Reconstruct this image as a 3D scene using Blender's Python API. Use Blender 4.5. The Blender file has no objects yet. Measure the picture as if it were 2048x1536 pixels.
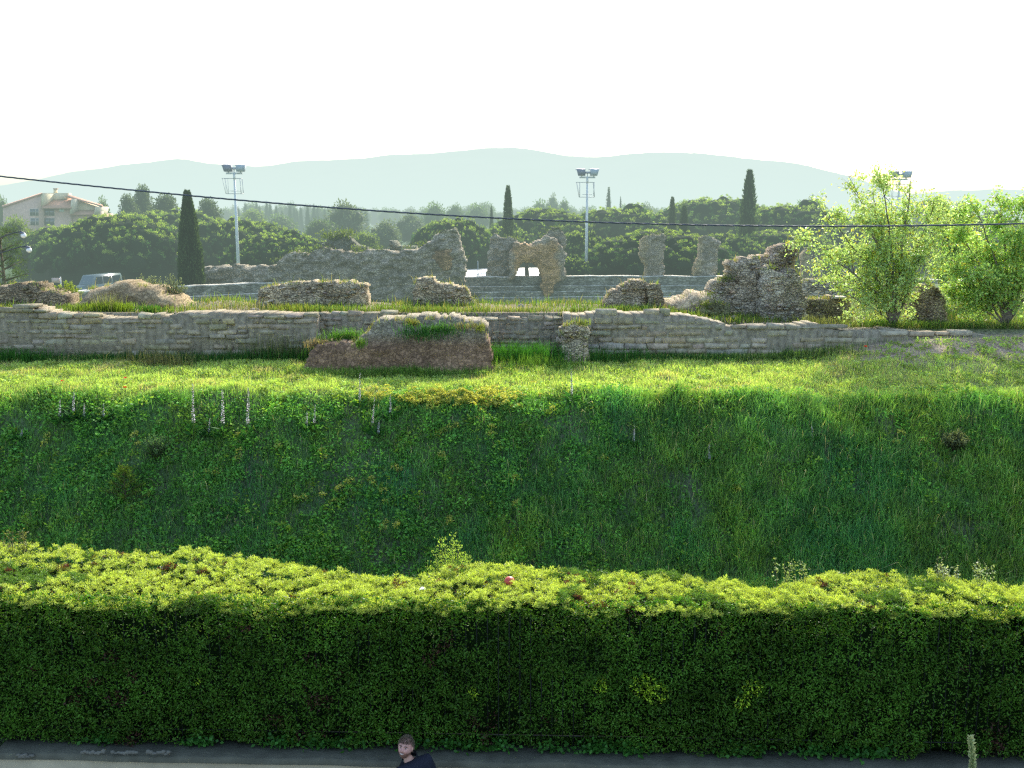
import bpy, math, random
import numpy as np
from mathutils import Vector

rng = np.random.default_rng(11)
random.seed(11)
sc = bpy.context.scene
COL = sc.collection
PI = math.pi

# ------------------------------------------------------------------ camera
CAM_H, PITCH, F = 7.5, math.radians(9.6), 2010.0
SP, CP = math.sin(PITCH), math.cos(PITCH)

def ray(px, py):
    X = (px - 1024) / F
    Y = (768 - py) / F
    return X, CP + Y * SP, -SP + Y * CP

def P(px, py, y):
    """photo pixel -> world point at depth y"""
    dx, dy, dz = ray(px, py)
    s = y / dy
    return Vector((dx * s, y, CAM_H + dz * s))

cam = bpy.data.cameras.new("camera")
cam.sensor_width = 36
cam.lens = 36 * F / 2048
cam.clip_start = 0.1
cam.clip_end = 20000
co = bpy.data.objects.new("camera", cam)
COL.objects.link(co)
co.location = (0, 0, CAM_H)
co.rotation_euler = (PI / 2 - PITCH, 0, 0)
sc.camera = co

# ------------------------------------------------------------------ noise
def _h(i, j, k, s):
    n = (i.astype(np.int64) * 374761393 + j.astype(np.int64) * 668265263 + k.astype(np.int64) * 2147483647 + s * 974711) & 0x7fffffff
    n = ((n ^ (n >> 13)) * 1274126177) & 0x7fffffff
    n = (n ^ (n >> 16)) & 0xffff
    return n / 65535.0

def vnoise(x, y, z=0.0, s=0):
    x, y, z = np.broadcast_arrays(np.asarray(x, float), np.asarray(y, float), np.asarray(z, float))
    xi, yi, zi = np.floor(x), np.floor(y), np.floor(z)
    f = lambda t: t * t * (3 - 2 * t)
    u, v, w = f(x - xi), f(y - yi), f(z - zi)
    r = 0
    for a in (0, 1):
        for b in (0, 1):
            for c in (0, 1):
                r = r + _h(xi + a, yi + b, zi + c, s) * (u if a else 1 - u) * (v if b else 1 - v) * (w if c else 1 - w)
    return r * 2 - 1

def fbm(x, y, z=0.0, s=0, o=3):
    r, a = 0, 0.5
    for i in range(o):
        r = r + a * vnoise(np.asarray(x) * 2 ** i, np.asarray(y) * 2 ** i, np.asarray(z) * 2 ** i, s + i)
        a *= 0.5
    return r

def sst(a, b, t):
    t = np.clip((np.asarray(t, float) - a) / (b - a), 0, 1)
    return t * t * (3 - 2 * t)

# ------------------------------------------------------------------ mesh tools
class Geo:
    def __init__(s):
        s.V, s.Q, s.T, s.C, s.n = [], [], [], [], 0
    def add(s, V, Q=None, T=None, col=(1, 1, 1)):
        V = np.asarray(V, float).reshape(-1, 3)
        if Q is not None and len(Q): s.Q.append(np.asarray(Q, int).reshape(-1, 4) + s.n)
        if T is not None and len(T): s.T.append(np.asarray(T, int).reshape(-1, 3) + s.n)
        c = np.asarray(col, float)
        if c.ndim == 1: c = np.broadcast_to(c[:3], (len(V), 3))
        s.V.append(V); s.C.append(c); s.n += len(V)
        return s
    def box(s, x0, x1, y0, y1, z0, z1, col=(1, 1, 1)):
        V = [(x, y, z) for z in (z0, z1) for y in (y0, y1) for x in (x0, x1)]
        return s.add(V, [(0, 2, 3, 1), (4, 5, 7, 6), (0, 1, 5, 4), (2, 6, 7, 3), (0, 4, 6, 2), (1, 3, 7, 5)], col=col)
    def tube(s, pts, rad, n=6, col=(1, 1, 1), cap=True):
        pts = np.asarray([tuple(p) for p in pts], float)
        m = len(pts)
        rad = np.broadcast_to(np.asarray(rad, float), (m,))
        tg = np.gradient(pts, axis=0)
        tg /= np.linalg.norm(tg, axis=1)[:, None] + 1e-9
        up = np.where(np.abs(tg[:, 2:3]) > 0.9, np.array([[1., 0, 0]]), np.array([[0, 0, 1.]]))
        a = np.cross(tg, up); a /= np.linalg.norm(a, axis=1)[:, None] + 1e-9
        b = np.cross(tg, a)
        th = np.arange(n) * 2 * PI / n
        V = pts[:, None] + rad[:, None, None] * (np.cos(th)[None, :, None] * a[:, None] + np.sin(th)[None, :, None] * b[:, None])
        V = V.reshape(-1, 3)
        Q = []
        for i in range(m - 1):
            for j in range(n):
                k = (j + 1) % n
                Q.append((i * n + j, i * n + k, (i + 1) * n + k, (i + 1) * n + j))
        T = []
        if cap:
            V = np.vstack([V, pts[:1], pts[-1:]])
            for j in range(n):
                k = (j + 1) % n
                T.append((m * n, k, j)); T.append((m * n + 1, (m - 1) * n + j, (m - 1) * n + k))
        return s.add(V, Q, T, col)
    def sphere(s, c, r, nu=12, nv=8, col=(1, 1, 1), jit=0.0):
        th = np.linspace(0, PI, nv + 1)[1:-1]
        ph = np.arange(nu) * 2 * PI / nu
        r = np.broadcast_to(np.asarray(r, float), (3,))
        V = np.array([(math.sin(t) * math.cos(p), math.sin(t) * math.sin(p), math.cos(t)) for t in th for p in ph] + [(0, 0, 1), (0, 0, -1)])
        if jit:
            V = V * (1 + jit * vnoise(V[:, 0:1] * 2.3 + c[0], V[:, 1:2] * 2.3 + c[1], V[:, 2:3] * 2.3 + c[2]))
        V = V * r + np.asarray(tuple(c))
        Q = [(i * nu + j, (i + 1) * nu + j, (i + 1) * nu + (j + 1) % nu, i * nu + (j + 1) % nu) for i in range(nv - 2) for j in range(nu)]
        a, b = (nv - 1) * nu, (nv - 1) * nu + 1
        T = [(a, j, (j + 1) % nu) for j in range(nu)] + [(b, (nv - 2) * nu + (j + 1) % nu, (nv - 2) * nu + j) for j in range(nu)]
        return s.add(V, Q, T, col)
    def leaves(s, C, D, L, W, col, curl=0.25):
        """one small diamond-like leaf per centre C, growing along D, length L, width W"""
        C = np.asarray(C, float); n = len(C)
        if n == 0: return s
        D = np.asarray(D, float); D = D / (np.linalg.norm(D, axis=1)[:, None] + 1e-9)
        L = np.broadcast_to(np.asarray(L, float), (n,))[:, None]
        W = np.broadcast_to(np.asarray(W, float), (n,))[:, None]
        R = rng.normal(size=(n, 3))
        S = np.cross(D, R); S /= np.linalg.norm(S, axis=1)[:, None] + 1e-9
        N = np.cross(D, S)
        mid = C + D * L * 0.45 + N * L * curl * rng.uniform(-.5, 1, (n, 1))
        V = np.stack([C, mid + S * W * 0.5, C + D * L, mid - S * W * 0.5], 1).reshape(-1, 3)
        Q = np.arange(n * 4).reshape(n, 4)
        c = np.asarray(col, float)
        if c.ndim == 1: c = np.broadcast_to(c, (n, 3))
        return s.add(V, Q, col=np.repeat(c, 4, 0))
    def blades(s, B, H, W, col, lean=0.35, tip=1.0, dirs=None):
        """grass blades: base B, height H, width W"""
        B = np.asarray(B, float); n = len(B)
        if n == 0: return s
        H = np.broadcast_to(np.asarray(H, float), (n,))[:, None]
        W = np.broadcast_to(np.asarray(W, float), (n,))[:, None]
        a = rng.uniform(0, 2 * PI, n) if dirs is None else dirs
        l = np.abs(rng.normal(0, lean, n))[:, None] * H
        d = np.stack([np.cos(a), np.sin(a), 0 * a], 1)
        b2 = rng.uniform(0, 2 * PI, n)
        w = np.stack([np.cos(b2), np.sin(b2), 0 * a], 1) * W * 0.5
        z = np.array([[0, 0, 1.]])
        m = B + d * l * 0.35 + z * H * 0.6
        t = B + d * l * 1.1 + z * H * (1 - 0.25 * (l / H) ** 2)
        V = np.stack([B - w, B + w, m - w * .8, m + w * .8, t], 1).reshape(-1, 3)
        k = np.arange(n)[:, None] * 5
        c = np.asarray(col, float)
        if c.ndim == 1: c = np.broadcast_to(c, (n, 3))
        cc = np.repeat(c, 5, 0).reshape(n, 5, 3) * np.array([.7, .7, .95, .95, tip])[None, :, None]
        return s.add(V, k + np.array([[0, 1, 3, 2]]), k + np.array([[2, 3, 4]]), cc.reshape(-1, 3))
    def mesh(s, name, smooth=False):
        me = bpy.data.meshes.new(name)
        V = np.vstack(s.V)
        Q = np.vstack(s.Q) if s.Q else np.zeros((0, 4), int)
        T = np.vstack(s.T) if s.T else np.zeros((0, 3), int)
        me.vertices.add(len(V)); me.vertices.foreach_set("co", V.astype(np.float32).ravel())
        lp = np.concatenate([Q.ravel(), T.ravel()])
        me.loops.add(len(lp)); me.loops.foreach_set("vertex_index", lp.astype(np.int32))
        tot = np.concatenate([np.full(len(Q), 4), np.full(len(T), 3)])
        st = np.concatenate([[0], np.cumsum(tot)[:-1]]) if len(tot) else tot
        me.polygons.add(len(tot))
        me.polygons.foreach_set("loop_start", st.astype(np.int32))
        me.polygons.foreach_set("loop_total", tot.astype(np.int32))
        if smooth: me.polygons.foreach_set("use_smooth", np.ones(len(tot), bool))
        me.update(calc_edges=True)
        at = me.attributes.new("Col", 'FLOAT_COLOR', 'POINT')
        c = np.ones((len(V), 4), np.float32); c[:, :3] = np.vstack(s.C)
        at.data.foreach_set("color", c.ravel())
        return me
    def obj(s, name, mat, parent=None, smooth=False, loc=None):
        me = s.mesh(name, smooth)
        me.materials.append(mat)
        o = bpy.data.objects.new(name, me); COL.objects.link(o)
        if parent is not None: o.parent = parent
        if loc is not None: o.location = loc
        return o

def tag(o, label, cat, group=None, kind=None):
    o['label'] = label; o['category'] = cat
    if group: o['group'] = group
    if kind: o['kind'] = kind
    return o
def struct(o):
    o['kind'] = 'structure'; return o
def thing(name, label, cat, loc=(0, 0, 0), group=None, rz=0.0):
    o = bpy.data.objects.new(name, None); COL.objects.link(o)
    o.empty_display_size = 0.2
    o.location = loc; o.rotation_euler = (0, 0, rz)
    return tag(o, label, cat, group)
def dup(root, loc, rz=0.0, scale=None, label=None, group=None):
    r = root.copy(); COL.objects.link(r)
    r.location = loc; r.rotation_euler = (0, 0, rz)
    if scale is not None: r.scale = scale
    if label: r['label'] = label
    if group: r['group'] = group
    for ch in list(root.children):
        c = ch.copy(); COL.objects.link(c); c.parent = r
        for g in list(ch.children):
            d = g.copy(); COL.objects.link(d); d.parent = c
    return r

# ------------------------------------------------------------------ materials
def nt(name):
    m = bpy.data.materials.new(name); m.use_nodes = True
    t = m.node_tree; t.nodes.clear()
    out = t.nodes.new('ShaderNodeOutputMaterial')
    return m, t, out
def N(t, k, **kw):
    n = t.nodes.new(k)
    for a, b in kw.items():
        if a.startswith('i_'): n.inputs[a[2:].replace('_', ' ')].default_value = b
        else: setattr(n, a, b)
    return n
def attr(t):
    return N(t, 'ShaderNodeAttribute', attribute_name='Col').outputs['Color']

def leafmat(name, trans=0.45, tint=(1.25, 1.2, 0.5), rough=0.6, spec=0.15):
    m, t, out = nt(name)
    c = attr(t)
    pr = N(t, 'ShaderNodeBsdfPrincipled'); pr.inputs['Roughness'].default_value = rough
    pr.inputs['Specular IOR Level'].default_value = spec
    t.links.new(c, pr.inputs['Base Color'])
    mu = N(t, 'ShaderNodeMix', data_type='RGBA', blend_type='MULTIPLY'); mu.inputs['Factor'].default_value = 1
    t.links.new(c, mu.inputs['A']); mu.inputs['B'].default_value = (*tint, 1)
    tr = N(t, 'ShaderNodeBsdfTranslucent'); t.links.new(mu.outputs['Result'], tr.inputs['Color'])
    mx = N(t, 'ShaderNodeMixShader'); mx.inputs[0].default_value = trans
    t.links.new(pr.outputs[0], mx.inputs[1]); t.links.new(tr.outputs[0], mx.inputs[2])
    t.links.new(mx.outputs[0], out.inputs[0])
    return m

def solid(name, rough=0.8, spec=0.2, var=0.25, scale=6.0, bump=0.0, bscale=30.0, metal=0.0, trans=0.0, mul=(1, 1, 1)):
    """vertex colour x noise variation, optional bump"""
    m, t, out = nt(name)
    tc = N(t, 'ShaderNodeTexCoord')
    no = N(t, 'ShaderNodeTexNoise'); no.inputs['Scale'].default_value = scale; no.inputs['Detail'].default_value = 6
    t.links.new(tc.outputs['Object'], no.inputs['Vector'])
    mr = N(t, 'ShaderNodeMapRange'); mr.inputs['From Min'].default_value = .3; mr.inputs['From Max'].default_value = .7
    mr.inputs['To Min'].default_value = 1 - var; mr.inputs['To Max'].default_value = 1 + var
    t.links.new(no.outputs['Fac'], mr.inputs['Value'])
    mu = N(t, 'ShaderNodeVectorMath', operation='SCALE'); t.links.new(attr(t), mu.inputs[0]); t.links.new(mr.outputs[0], mu.inputs['Scale'])
    pr = N(t, 'ShaderNodeBsdfPrincipled'); pr.inputs['Roughness'].default_value = rough
    pr.inputs['Specular IOR Level'].default_value = spec; pr.inputs['Metallic'].default_value = metal
    t.links.new(mu.outputs[0], pr.inputs['Base Color'])
    if bump:
        n2 = N(t, 'ShaderNodeTexNoise'); n2.inputs['Scale'].default_value = bscale; n2.inputs['Detail'].default_value = 8
        t.links.new(tc.outputs['Object'], n2.inputs['Vector'])
        bp = N(t, 'ShaderNodeBump'); bp.inputs['Strength'].default_value = bump; bp.inputs['Distance'].default_value = 0.05
        t.links.new(n2.outputs['Fac'], bp.inputs['Height']); t.links.new(bp.outputs[0], pr.inputs['Normal'])
    t.links.new(pr.outputs[0], out.inputs[0])
    return m

def rubble(name, scale=7.0, bump=0.8, dist=0.08, contrast=0.45, zsq=1.7):
    """vertex colour broken into small stones and mortar"""
    m, t, out = nt(name)
    tc = N(t, 'ShaderNodeTexCoord')
    mp = N(t, 'ShaderNodeMapping'); mp.inputs['Scale'].default_value = (1, 1, zsq)
    t.links.new(tc.outputs['Object'], mp.inputs[0])
    n0 = N(t, 'ShaderNodeTexNoise'); n0.inputs['Scale'].default_value = scale * .6; n0.inputs['Detail'].default_value = 3
    t.links.new(mp.outputs[0], n0.inputs['Vector'])
    ad = N(t, 'ShaderNodeVectorMath', operation='MULTIPLY_ADD')
    t.links.new(n0.outputs['Color'], ad.inputs[0]); ad.inputs[1].default_value = (.25, .25, .25); t.links.new(mp.outputs[0], ad.inputs[2])
    vo = N(t, 'ShaderNodeTexVoronoi', feature='DISTANCE_TO_EDGE'); vo.inputs['Scale'].default_value = scale
    vc = N(t, 'ShaderNodeTexVoronoi'); vc.inputs['Scale'].default_value = scale
    t.links.new(ad.outputs[0], vo.inputs['Vector']); t.links.new(ad.outputs[0], vc.inputs['Vector'])
    mr = N(t, 'ShaderNodeMapRange'); mr.inputs['From Max'].default_value = .12
    t.links.new(vo.outputs['Distance'], mr.inputs['Value'])
    bw = N(t, 'ShaderNodeSeparateColor'); t.links.new(vc.outputs['Color'], bw.inputs[0])
    n1 = N(t, 'ShaderNodeTexNoise'); n1.inputs['Scale'].default_value = .9; n1.inputs['Detail'].default_value = 8
    t.links.new(tc.outputs['Object'], n1.inputs['Vector'])
    f1 = N(t, 'ShaderNodeMapRange'); f1.inputs['To Min'].default_value = 1 - contrast; f1.inputs['To Max'].default_value = 1 + contrast * .7
    t.links.new(bw.outputs[0], f1.inputs['Value'])
    f2 = N(t, 'ShaderNodeMapRange'); f2.inputs['To Min'].default_value = .55; f2.inputs['To Max'].default_value = 1.0
    t.links.new(mr.outputs[0], f2.inputs['Value'])
    f3 = N(t, 'ShaderNodeMapRange'); f3.inputs['From Min'].default_value = .3; f3.inputs['From Max'].default_value = .7
    f3.inputs['To Min'].default_value = .65; f3.inputs['To Max'].default_value = 1.3
    t.links.new(n1.outputs['Fac'], f3.inputs['Value'])
    a = N(t, 'ShaderNodeMath', operation='MULTIPLY'); t.links.new(f1.outputs[0], a.inputs[0]); t.links.new(f2.outputs[0], a.inputs[1])
    b = N(t, 'ShaderNodeMath', operation='MULTIPLY'); t.links.new(a.outputs[0], b.inputs[0]); t.links.new(f3.outputs[0], b.inputs[1])
    mu = N(t, 'ShaderNodeVectorMath', operation='SCALE'); t.links.new(attr(t), mu.inputs[0]); t.links.new(b.outputs[0], mu.inputs['Scale'])
    hs = N(t, 'ShaderNodeMath', operation='ADD'); t.links.new(mr.outputs[0], hs.inputs[0]); t.links.new(bw.outputs[1], hs.inputs[1])
    n3 = N(t, 'ShaderNodeTexNoise'); n3.inputs['Scale'].default_value = scale * 3; n3.inputs['Detail'].default_value = 5
    t.links.new(tc.outputs['Object'], n3.inputs['Vector'])
    h2 = N(t, 'ShaderNodeMath', operation='ADD'); t.links.new(hs.outputs[0], h2.inputs[0]); t.links.new(n3.outputs['Fac'], h2.inputs[1])
    bp = N(t, 'ShaderNodeBump'); bp.inputs['Strength'].default_value = bump; bp.inputs['Distance'].default_value = dist
    t.links.new(h2.outputs[0], bp.inputs['Height'])
    pr = N(t, 'ShaderNodeBsdfPrincipled'); pr.inputs['Roughness'].default_value = .9; pr.inputs['Specular IOR Level'].default_value = .15
    t.links.new(mu.outputs[0], pr.inputs['Base Color']); t.links.new(bp.outputs[0], pr.inputs['Normal'])
    t.links.new(pr.outputs[0], out.inputs[0])
    return m

M = {}
M['grass'] = leafmat('grass_blades', .45, (1.2, 1.25, .45), .6, .12)
M['leaf'] = leafmat('leaves', .4)
M['hedge'] = leafmat('hedge_leaves', .3, (1.2, 1.3, .4), .5, .22)
M['needle'] = leafmat('pine_needles', .35, (1.2, 1.2, .5), .9, .05)
M['bright'] = leafmat('young_leaves', .5, (1.15, 1.15, .7), .4, .4)
M['flower'] = leafmat('petals', .4, (1, 1, 1), .6, .2)
M['bark'] = solid('bark', .9, .1, .35, 9, .5, 30)
M['core'] = solid('hedge_core', .95, .0, .4, 1.2)
M['ground'] = solid('soil', .95, .05, .5, 14, .9, 30)
M['stone'] = solid('cut_stone', .9, .15, .3, 7, .7, 22)
M['rubble'] = rubble('rubble_masonry', 9.5, .8, .06, .32, 2.0)
M['rubble_far'] = rubble('rubble_masonry_far', 4.6, .8, .12, .3, 2.2)
M['earth'] = rubble('packed_earth', 11, .5, .05, .35, 1.2)
M['concrete'] = solid('concrete', .85, .2, .22, 5, .3, 40)
M['plaster'] = solid('plaster', .85, .2, .16, 2.5, .15, 60)
M['metal'] = solid('painted_metal', .5, .4, .1, 3)
M['iron'] = solid('old_iron', .9, .05, .1, 3)
M['cable'] = solid('cable_rubber', .38, .5, .1, 3)
M['paint'] = solid('car_paint', .25, .6, .04, 2)
M['glass'] = solid('dark_glass', .08, .8, .05, 2)
M['white'] = solid('white_plastic', .4, .4, .05, 3)
M['skin'] = solid('skin', .55, .3, .1, 40)
M['cloth'] = solid('cloth', .85, .15, .15, 30, .2, 200)
M['hair'] = solid('hair', .6, .3, .3, 60, .4, 200)
M['asphalt'] = solid('asphalt', .9, .15, .2, 8, .3, 80)
M['tile'] = solid('roof_tiles', .85, .15, .25, 4, .3, 10)
M['seat'] = rubble('seat_masonry', 2.6, .6, .1, .4, 2.2)

# ------------------------------------------------------------------ terrain
def yl(x):                       # line of the fence on the low wall
    return 11.18 - 0.034 * np.asarray(x, float)
EX, EY, EA, EB = 10.0, 40.0, 48.0, 43.0     # ellipse of the arena
def ground(x, y, bumps=True):
    x = np.asarray(x, float); y = np.asarray(y, float)
    x, y = np.broadcast_arrays(x, y)
    v = y - yl(x)
    k = sst(-2, 1.5, fbm(x * .23, y * 0 + 3.3, 0, 5)) * 0
    z1 = np.interp(v, [-60, -.28, -.03, 1.8, 4.2, 6.2, 7.2, 8.2, 10.2, 10.75, 11.3, 12.5, 14.6, 14.9], [0, 0, 1.1, 1.0, .45, .38, .55, 1.35, 3.15, 3.42, 3.53, 3.62, 3.82, 3.84])
    rise = .5 * sst(6, 11.5, x) * sst(22, 25.6, y)
    z1 = z1 + rise
    drop = 29.7 + 15 * sst(8, 11, x) + .9 * sst(-6, -9, x)
    w = y - drop
    top = 4.88 - .27 * sst(3.6, 5.6, x) - .15 * sst(6.5, 9, x)
    z2 = top + np.interp(w, [0, 1, 4, 12, 20], [0, -.1, -1.4, -4.3, -5.4])
    rho = np.sqrt(((x - EX) / EA) ** 2 + ((y - EY) / EB) ** 2)
    z3 = -.6 + 2.1 * sst(1.0, 1.1, rho) - 1.2 * sst(1.13, 1.3, rho)
    z3 = z3 - .75 * sst(-26, -36, x) * sst(60, 80, y) * (1 - sst(118, 140, y))
    z2 = np.where(y > 45, np.maximum(np.minimum(z2, 10), -.6), z2)
    z2 = np.where(rho > .99, np.maximum(np.where(w > 0, np.minimum(z2, 9), z2), z3), np.maximum(z2, -.6))
    z2 = np.where((w > 14) & (rho > .99), z3, z2)
    wl = sst(26.62, 26.98, y)
    z = z1 * (1 - wl) + z2 * wl
    if bumps:
        b = sst(1.9, 4, v) * (1 - sst(24.5, 26, y))
        z = z + b * (.13 * fbm(x * .8, y * .8, 0, 3) + .05 * vnoise(x * 2.7, y * 2.7, 0, 9))
        b2 = sst(27.0, 28, y) * (1 - sst(36, 40, y))
        z = z + b2 * .1 * fbm(x * .7, y * .7, 0, 21)
        crest = np.exp(-((v - 10.7) / .8) ** 2)
        z = z + crest * (.20 * fbm(x * .55, 0, 0, 31) + .10 * vnoise(x * 1.9, y * 1.2, 0, 33))
    return z

def build_ground():
    ys = np.concatenate([np.arange(-6, 10.2, .6), np.arange(10.2, 12.4, .07), np.arange(12.4, 17, .25), np.arange(17, 27, .12), np.arange(27, 37, .3),
                         np.arange(37, 110, .9), 110 * 1.09 ** np.arange(0, 52)])
    xp = np.concatenate([np.arange(0, 17, .25), np.arange(17, 75, 1.5), 75 * 1.12 ** np.arange(0, 38)])
    xs = np.concatenate([-xp[:0:-1], xp])
    X, Y = np.meshgrid(xs, ys)
    Z = ground(X, Y)
    v = Y - yl(X)
    V = np.stack([X, Y, Z], -1).reshape(-1, 3)
    nx, ny = len(xs), len(ys)
    i = np.arange((ny - 1) * nx).reshape(ny - 1, nx)[:, :-1].ravel()
    Q = np.stack([i, i + 1, i + nx + 1, i + nx], 1)
    def mix(a, b, f): return a * (1 - f[..., None]) + b * f[..., None]
    soil = np.array([.13, .13, .085]); green = np.array([.08, .16, .05]); dirt = np.array([.27, .23, .155])
    dry = np.array([.28, .30, .12]); olive = np.array([.05, .09, .035])
    n = fbm(X * 1.1, Y * 1.1, 0, 41, 4) * .8 + .5
    C = mix(soil * np.ones_like(V.reshape(ny, nx, 3)), green, np.clip(n * 1.1, 0, 1))
    C = mix(C, dry, sst(10.7, 12, v) * .9 * (1 - sst(26, 26.2, Y)))
    plat = sst(26.7, 26.9, Y) * (1 - sst(36, 42, Y))
    C = mix(C, dirt * (0.75 + .5 * n[..., None]), plat)
    C = mix(C, np.array([.10, .14, .04]), plat * sst(9.5, 11.5, X))
    bare = sst(7.2, 9.2, X + fbm(X * .7, Y * .7, 0, 8) * 1.6) * sst(23.6, 24.6, Y + fbm(X * .8, Y * .8, 0, 12) * .8) * (1 - sst(26.4, 27, Y))
    C = mix(C, np.array([.40, .31, .23]), bare * .9)
    C = mix(C, olive, sst(95, 120, Y))
    g = Geo().add(V, Q, col=C.reshape(-1, 3))
    struct(g.obj('ground', M['ground'], smooth=True))
build_ground()

# street and pavement on the near side of the low wall (just below the picture)
g = Geo()
xs = np.linspace(-60, 60, 41)
for a, b in zip(xs[:-1], xs[1:]):
    g.add([(a, 2.0, .01), (b, 2.0, .01), (b, yl(b) - 2.2, .01), (a, yl(a) - 2.2, .01)], [(0, 1, 2, 3)], col=(.06, .06, .06))
struct(g.obj('street', M['asphalt']))
g = Geo()
for a, b in zip(xs[:-1], xs[1:]):
    y0a, y0b, y1a, y1b = yl(a) - 2.2, yl(b) - 2.2, yl(a) - .365, yl(b) - .365
    g.add([(a, y0a, -.05), (b, y0b, -.05), (b, y0b, .12), (a, y0a, .12), (b, y1b, .12), (a, y1a, .12)], [(0, 1, 2, 3), (3, 2, 4, 5)], col=(.26, .25, .23))
struct(g.obj('pavement', M['concrete']))

# ------------------------------------------------------------------ hills
def hills():
    def layer(name, prof, dist, col, depth):
        px = np.array([p[0] for p in prof], float); py = np.array([p[1] for p in prof], float)
        n = 260
        u = np.linspace(px[0], px[-1], n)
        v = np.interp(u, px, py)
        k = np.ones(9) / 9
        v = np.convolve(np.pad(v, 4, mode='edge'), k, 'valid')
        v = v + 2.0 * fbm(u * .02, u * 0, 0, int(dist) % 97) + 1.0 * fbm(u * .11, u * 0, 0, 5)
        rows = 26
        V = []
        for r in range(rows):
            f = r / (rows - 1)
            for i in range(n):
                top = P(u[i], v[i], dist)
                h = top.z
                yy = dist - depth * (1 - f)
                x = top.x * yy / dist
                s = f ** 1.35
                z = h * s
                V.append((x, yy, z))
        V = np.array(V)
        gl = fbm(V[:, 0] / 260, V[:, 1] / 420, 0, 71, 4)
        f = np.repeat(np.arange(rows) / (rows - 1), n)
        V[:, 2] += gl * 70 * np.sin(PI * f) * f
        V[:, 2] -= (f == 0) * 10
        i = np.arange((rows - 1) * n).reshape(rows - 1, n)[:, :-1].ravel()
        Q = np.stack([i, i + 1, i + n + 1, i + n], 1)
        Vb = V[-n:] + np.array([0, depth * .8, 0]); Vb[:, 2] = -10
        b0 = len(V)
        j = np.arange(n - 1)
        Qb = np.stack([(rows - 1) * n + j, (rows - 1) * n + j + 1, b0 + j + 1, b0 + j], 1)
        g = Geo().add(np.vstack([V, Vb]), np.vstack([Q, Qb]), col=col)
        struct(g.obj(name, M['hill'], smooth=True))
    layer('hills', [(-700, 400), (-300, 385), (0, 372), (95, 358), (110, 350), (190, 337), (270, 328), (360, 316), (420, 327), (500, 332), (600, 345), (800, 380), (1100, 420)], 5200, (.10, .13, .10), 1800)
    layer('mountains', [(200, 420), (380, 352), (470, 338), (545, 331), (590, 321), (720, 317), (790, 308), (850, 309), (930, 301), (990, 295), (1050, 296), (1130, 312), (1190, 316), (1300, 304), (1400, 306), (1500, 318), (1580, 323), (1660, 342), (1760, 372), (1860, 405), (2000, 425)], 6500, (.10, .13, .10), 2400)
    layer('ridge', [(1550, 420), (1750, 395), (1900, 382), (1990, 378), (2100, 382), (2400, 372), (2800, 380)], 7200, (.10, .13, .10), 1500)

# a hill seen through several kilometres of bright haze: scattering of that air is part of its surface
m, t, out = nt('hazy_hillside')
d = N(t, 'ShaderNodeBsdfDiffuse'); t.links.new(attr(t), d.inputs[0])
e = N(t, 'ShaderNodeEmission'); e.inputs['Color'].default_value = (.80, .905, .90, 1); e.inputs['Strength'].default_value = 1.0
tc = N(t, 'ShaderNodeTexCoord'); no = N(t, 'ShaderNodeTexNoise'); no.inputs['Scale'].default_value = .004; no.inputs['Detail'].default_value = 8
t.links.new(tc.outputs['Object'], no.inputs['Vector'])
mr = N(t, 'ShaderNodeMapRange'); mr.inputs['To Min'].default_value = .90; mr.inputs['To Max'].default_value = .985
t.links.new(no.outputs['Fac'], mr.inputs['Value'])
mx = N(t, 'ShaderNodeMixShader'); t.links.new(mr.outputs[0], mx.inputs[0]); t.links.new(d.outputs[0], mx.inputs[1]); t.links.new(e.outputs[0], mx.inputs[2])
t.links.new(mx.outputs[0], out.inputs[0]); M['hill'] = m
hills()

# haze over the plain: a thin absorbing / glowing volume of air
def haze(name, x, y0, y1, z1, dens, c):
    m, t, out = nt(name)
    ab = N(t, 'ShaderNodeVolumeAbsorption'); ab.inputs['Color'].default_value = (0, 0, 0, 1); ab.inputs['Density'].default_value = dens
    em = N(t, 'ShaderNodeEmission'); em.inputs['Color'].default_value = (*c, 1); em.inputs['Strength'].default_value = dens
    ad = N(t, 'ShaderNodeAddShader'); t.links.new(ab.outputs[0], ad.inputs[0]); t.links.new(em.outputs[0], ad.inputs[1])
    t.links.new(ad.outputs[0], out.inputs['Volume'])
    o = Geo().box(-x, x, y0, y1, -3, z1).obj(name, m)
    struct(o)
haze('haze', 3000, 332, 3200, 34, .0016, (.79, .915, .905))
haze('near_veil', 900, 27.6, 330, 26, .0017, (.66, .88, .78))  # glowing volume added to imitate lens glare as well as haze

# ------------------------------------------------------------------ world + sun
SUN_EL, SUN_AZ = math.radians(35), math.radians(18)     # azimuth right of the view
w = bpy.data.worlds.new("World"); sc.world = w; w.use_nodes = True
wt = w.node_tree
sky = wt.nodes.new('ShaderNodeTexSky'); sky.sky_type = 'NISHITA'; sky.sun_disc = False
sky.sun_elevation = SUN_EL; sky.sun_rotation = SUN_AZ
sky.air_density = 1.0; sky.dust_density = 2.4; sky.ozone_density = 1.0
bg = wt.nodes['Background']; bg.inputs['Strength'].default_value = .42
wt.links.new(sky.outputs[0], bg.inputs[0])
s = Vector((math.sin(SUN_AZ) * math.cos(SUN_EL), math.cos(SUN_AZ) * math.cos(SUN_EL), math.sin(SUN_EL)))
sl = bpy.data.lights.new("sun", 'SUN'); sl.energy = 6.5; sl.angle = math.radians(.53); sl.color = (1, .95, .84)
so = bpy.data.objects.new("sun", sl); COL.objects.link(so); so.rotation_euler = (-s).to_track_quat('-Z', 'Y').to_euler()
so.location = (10, 30, 40)

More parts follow.
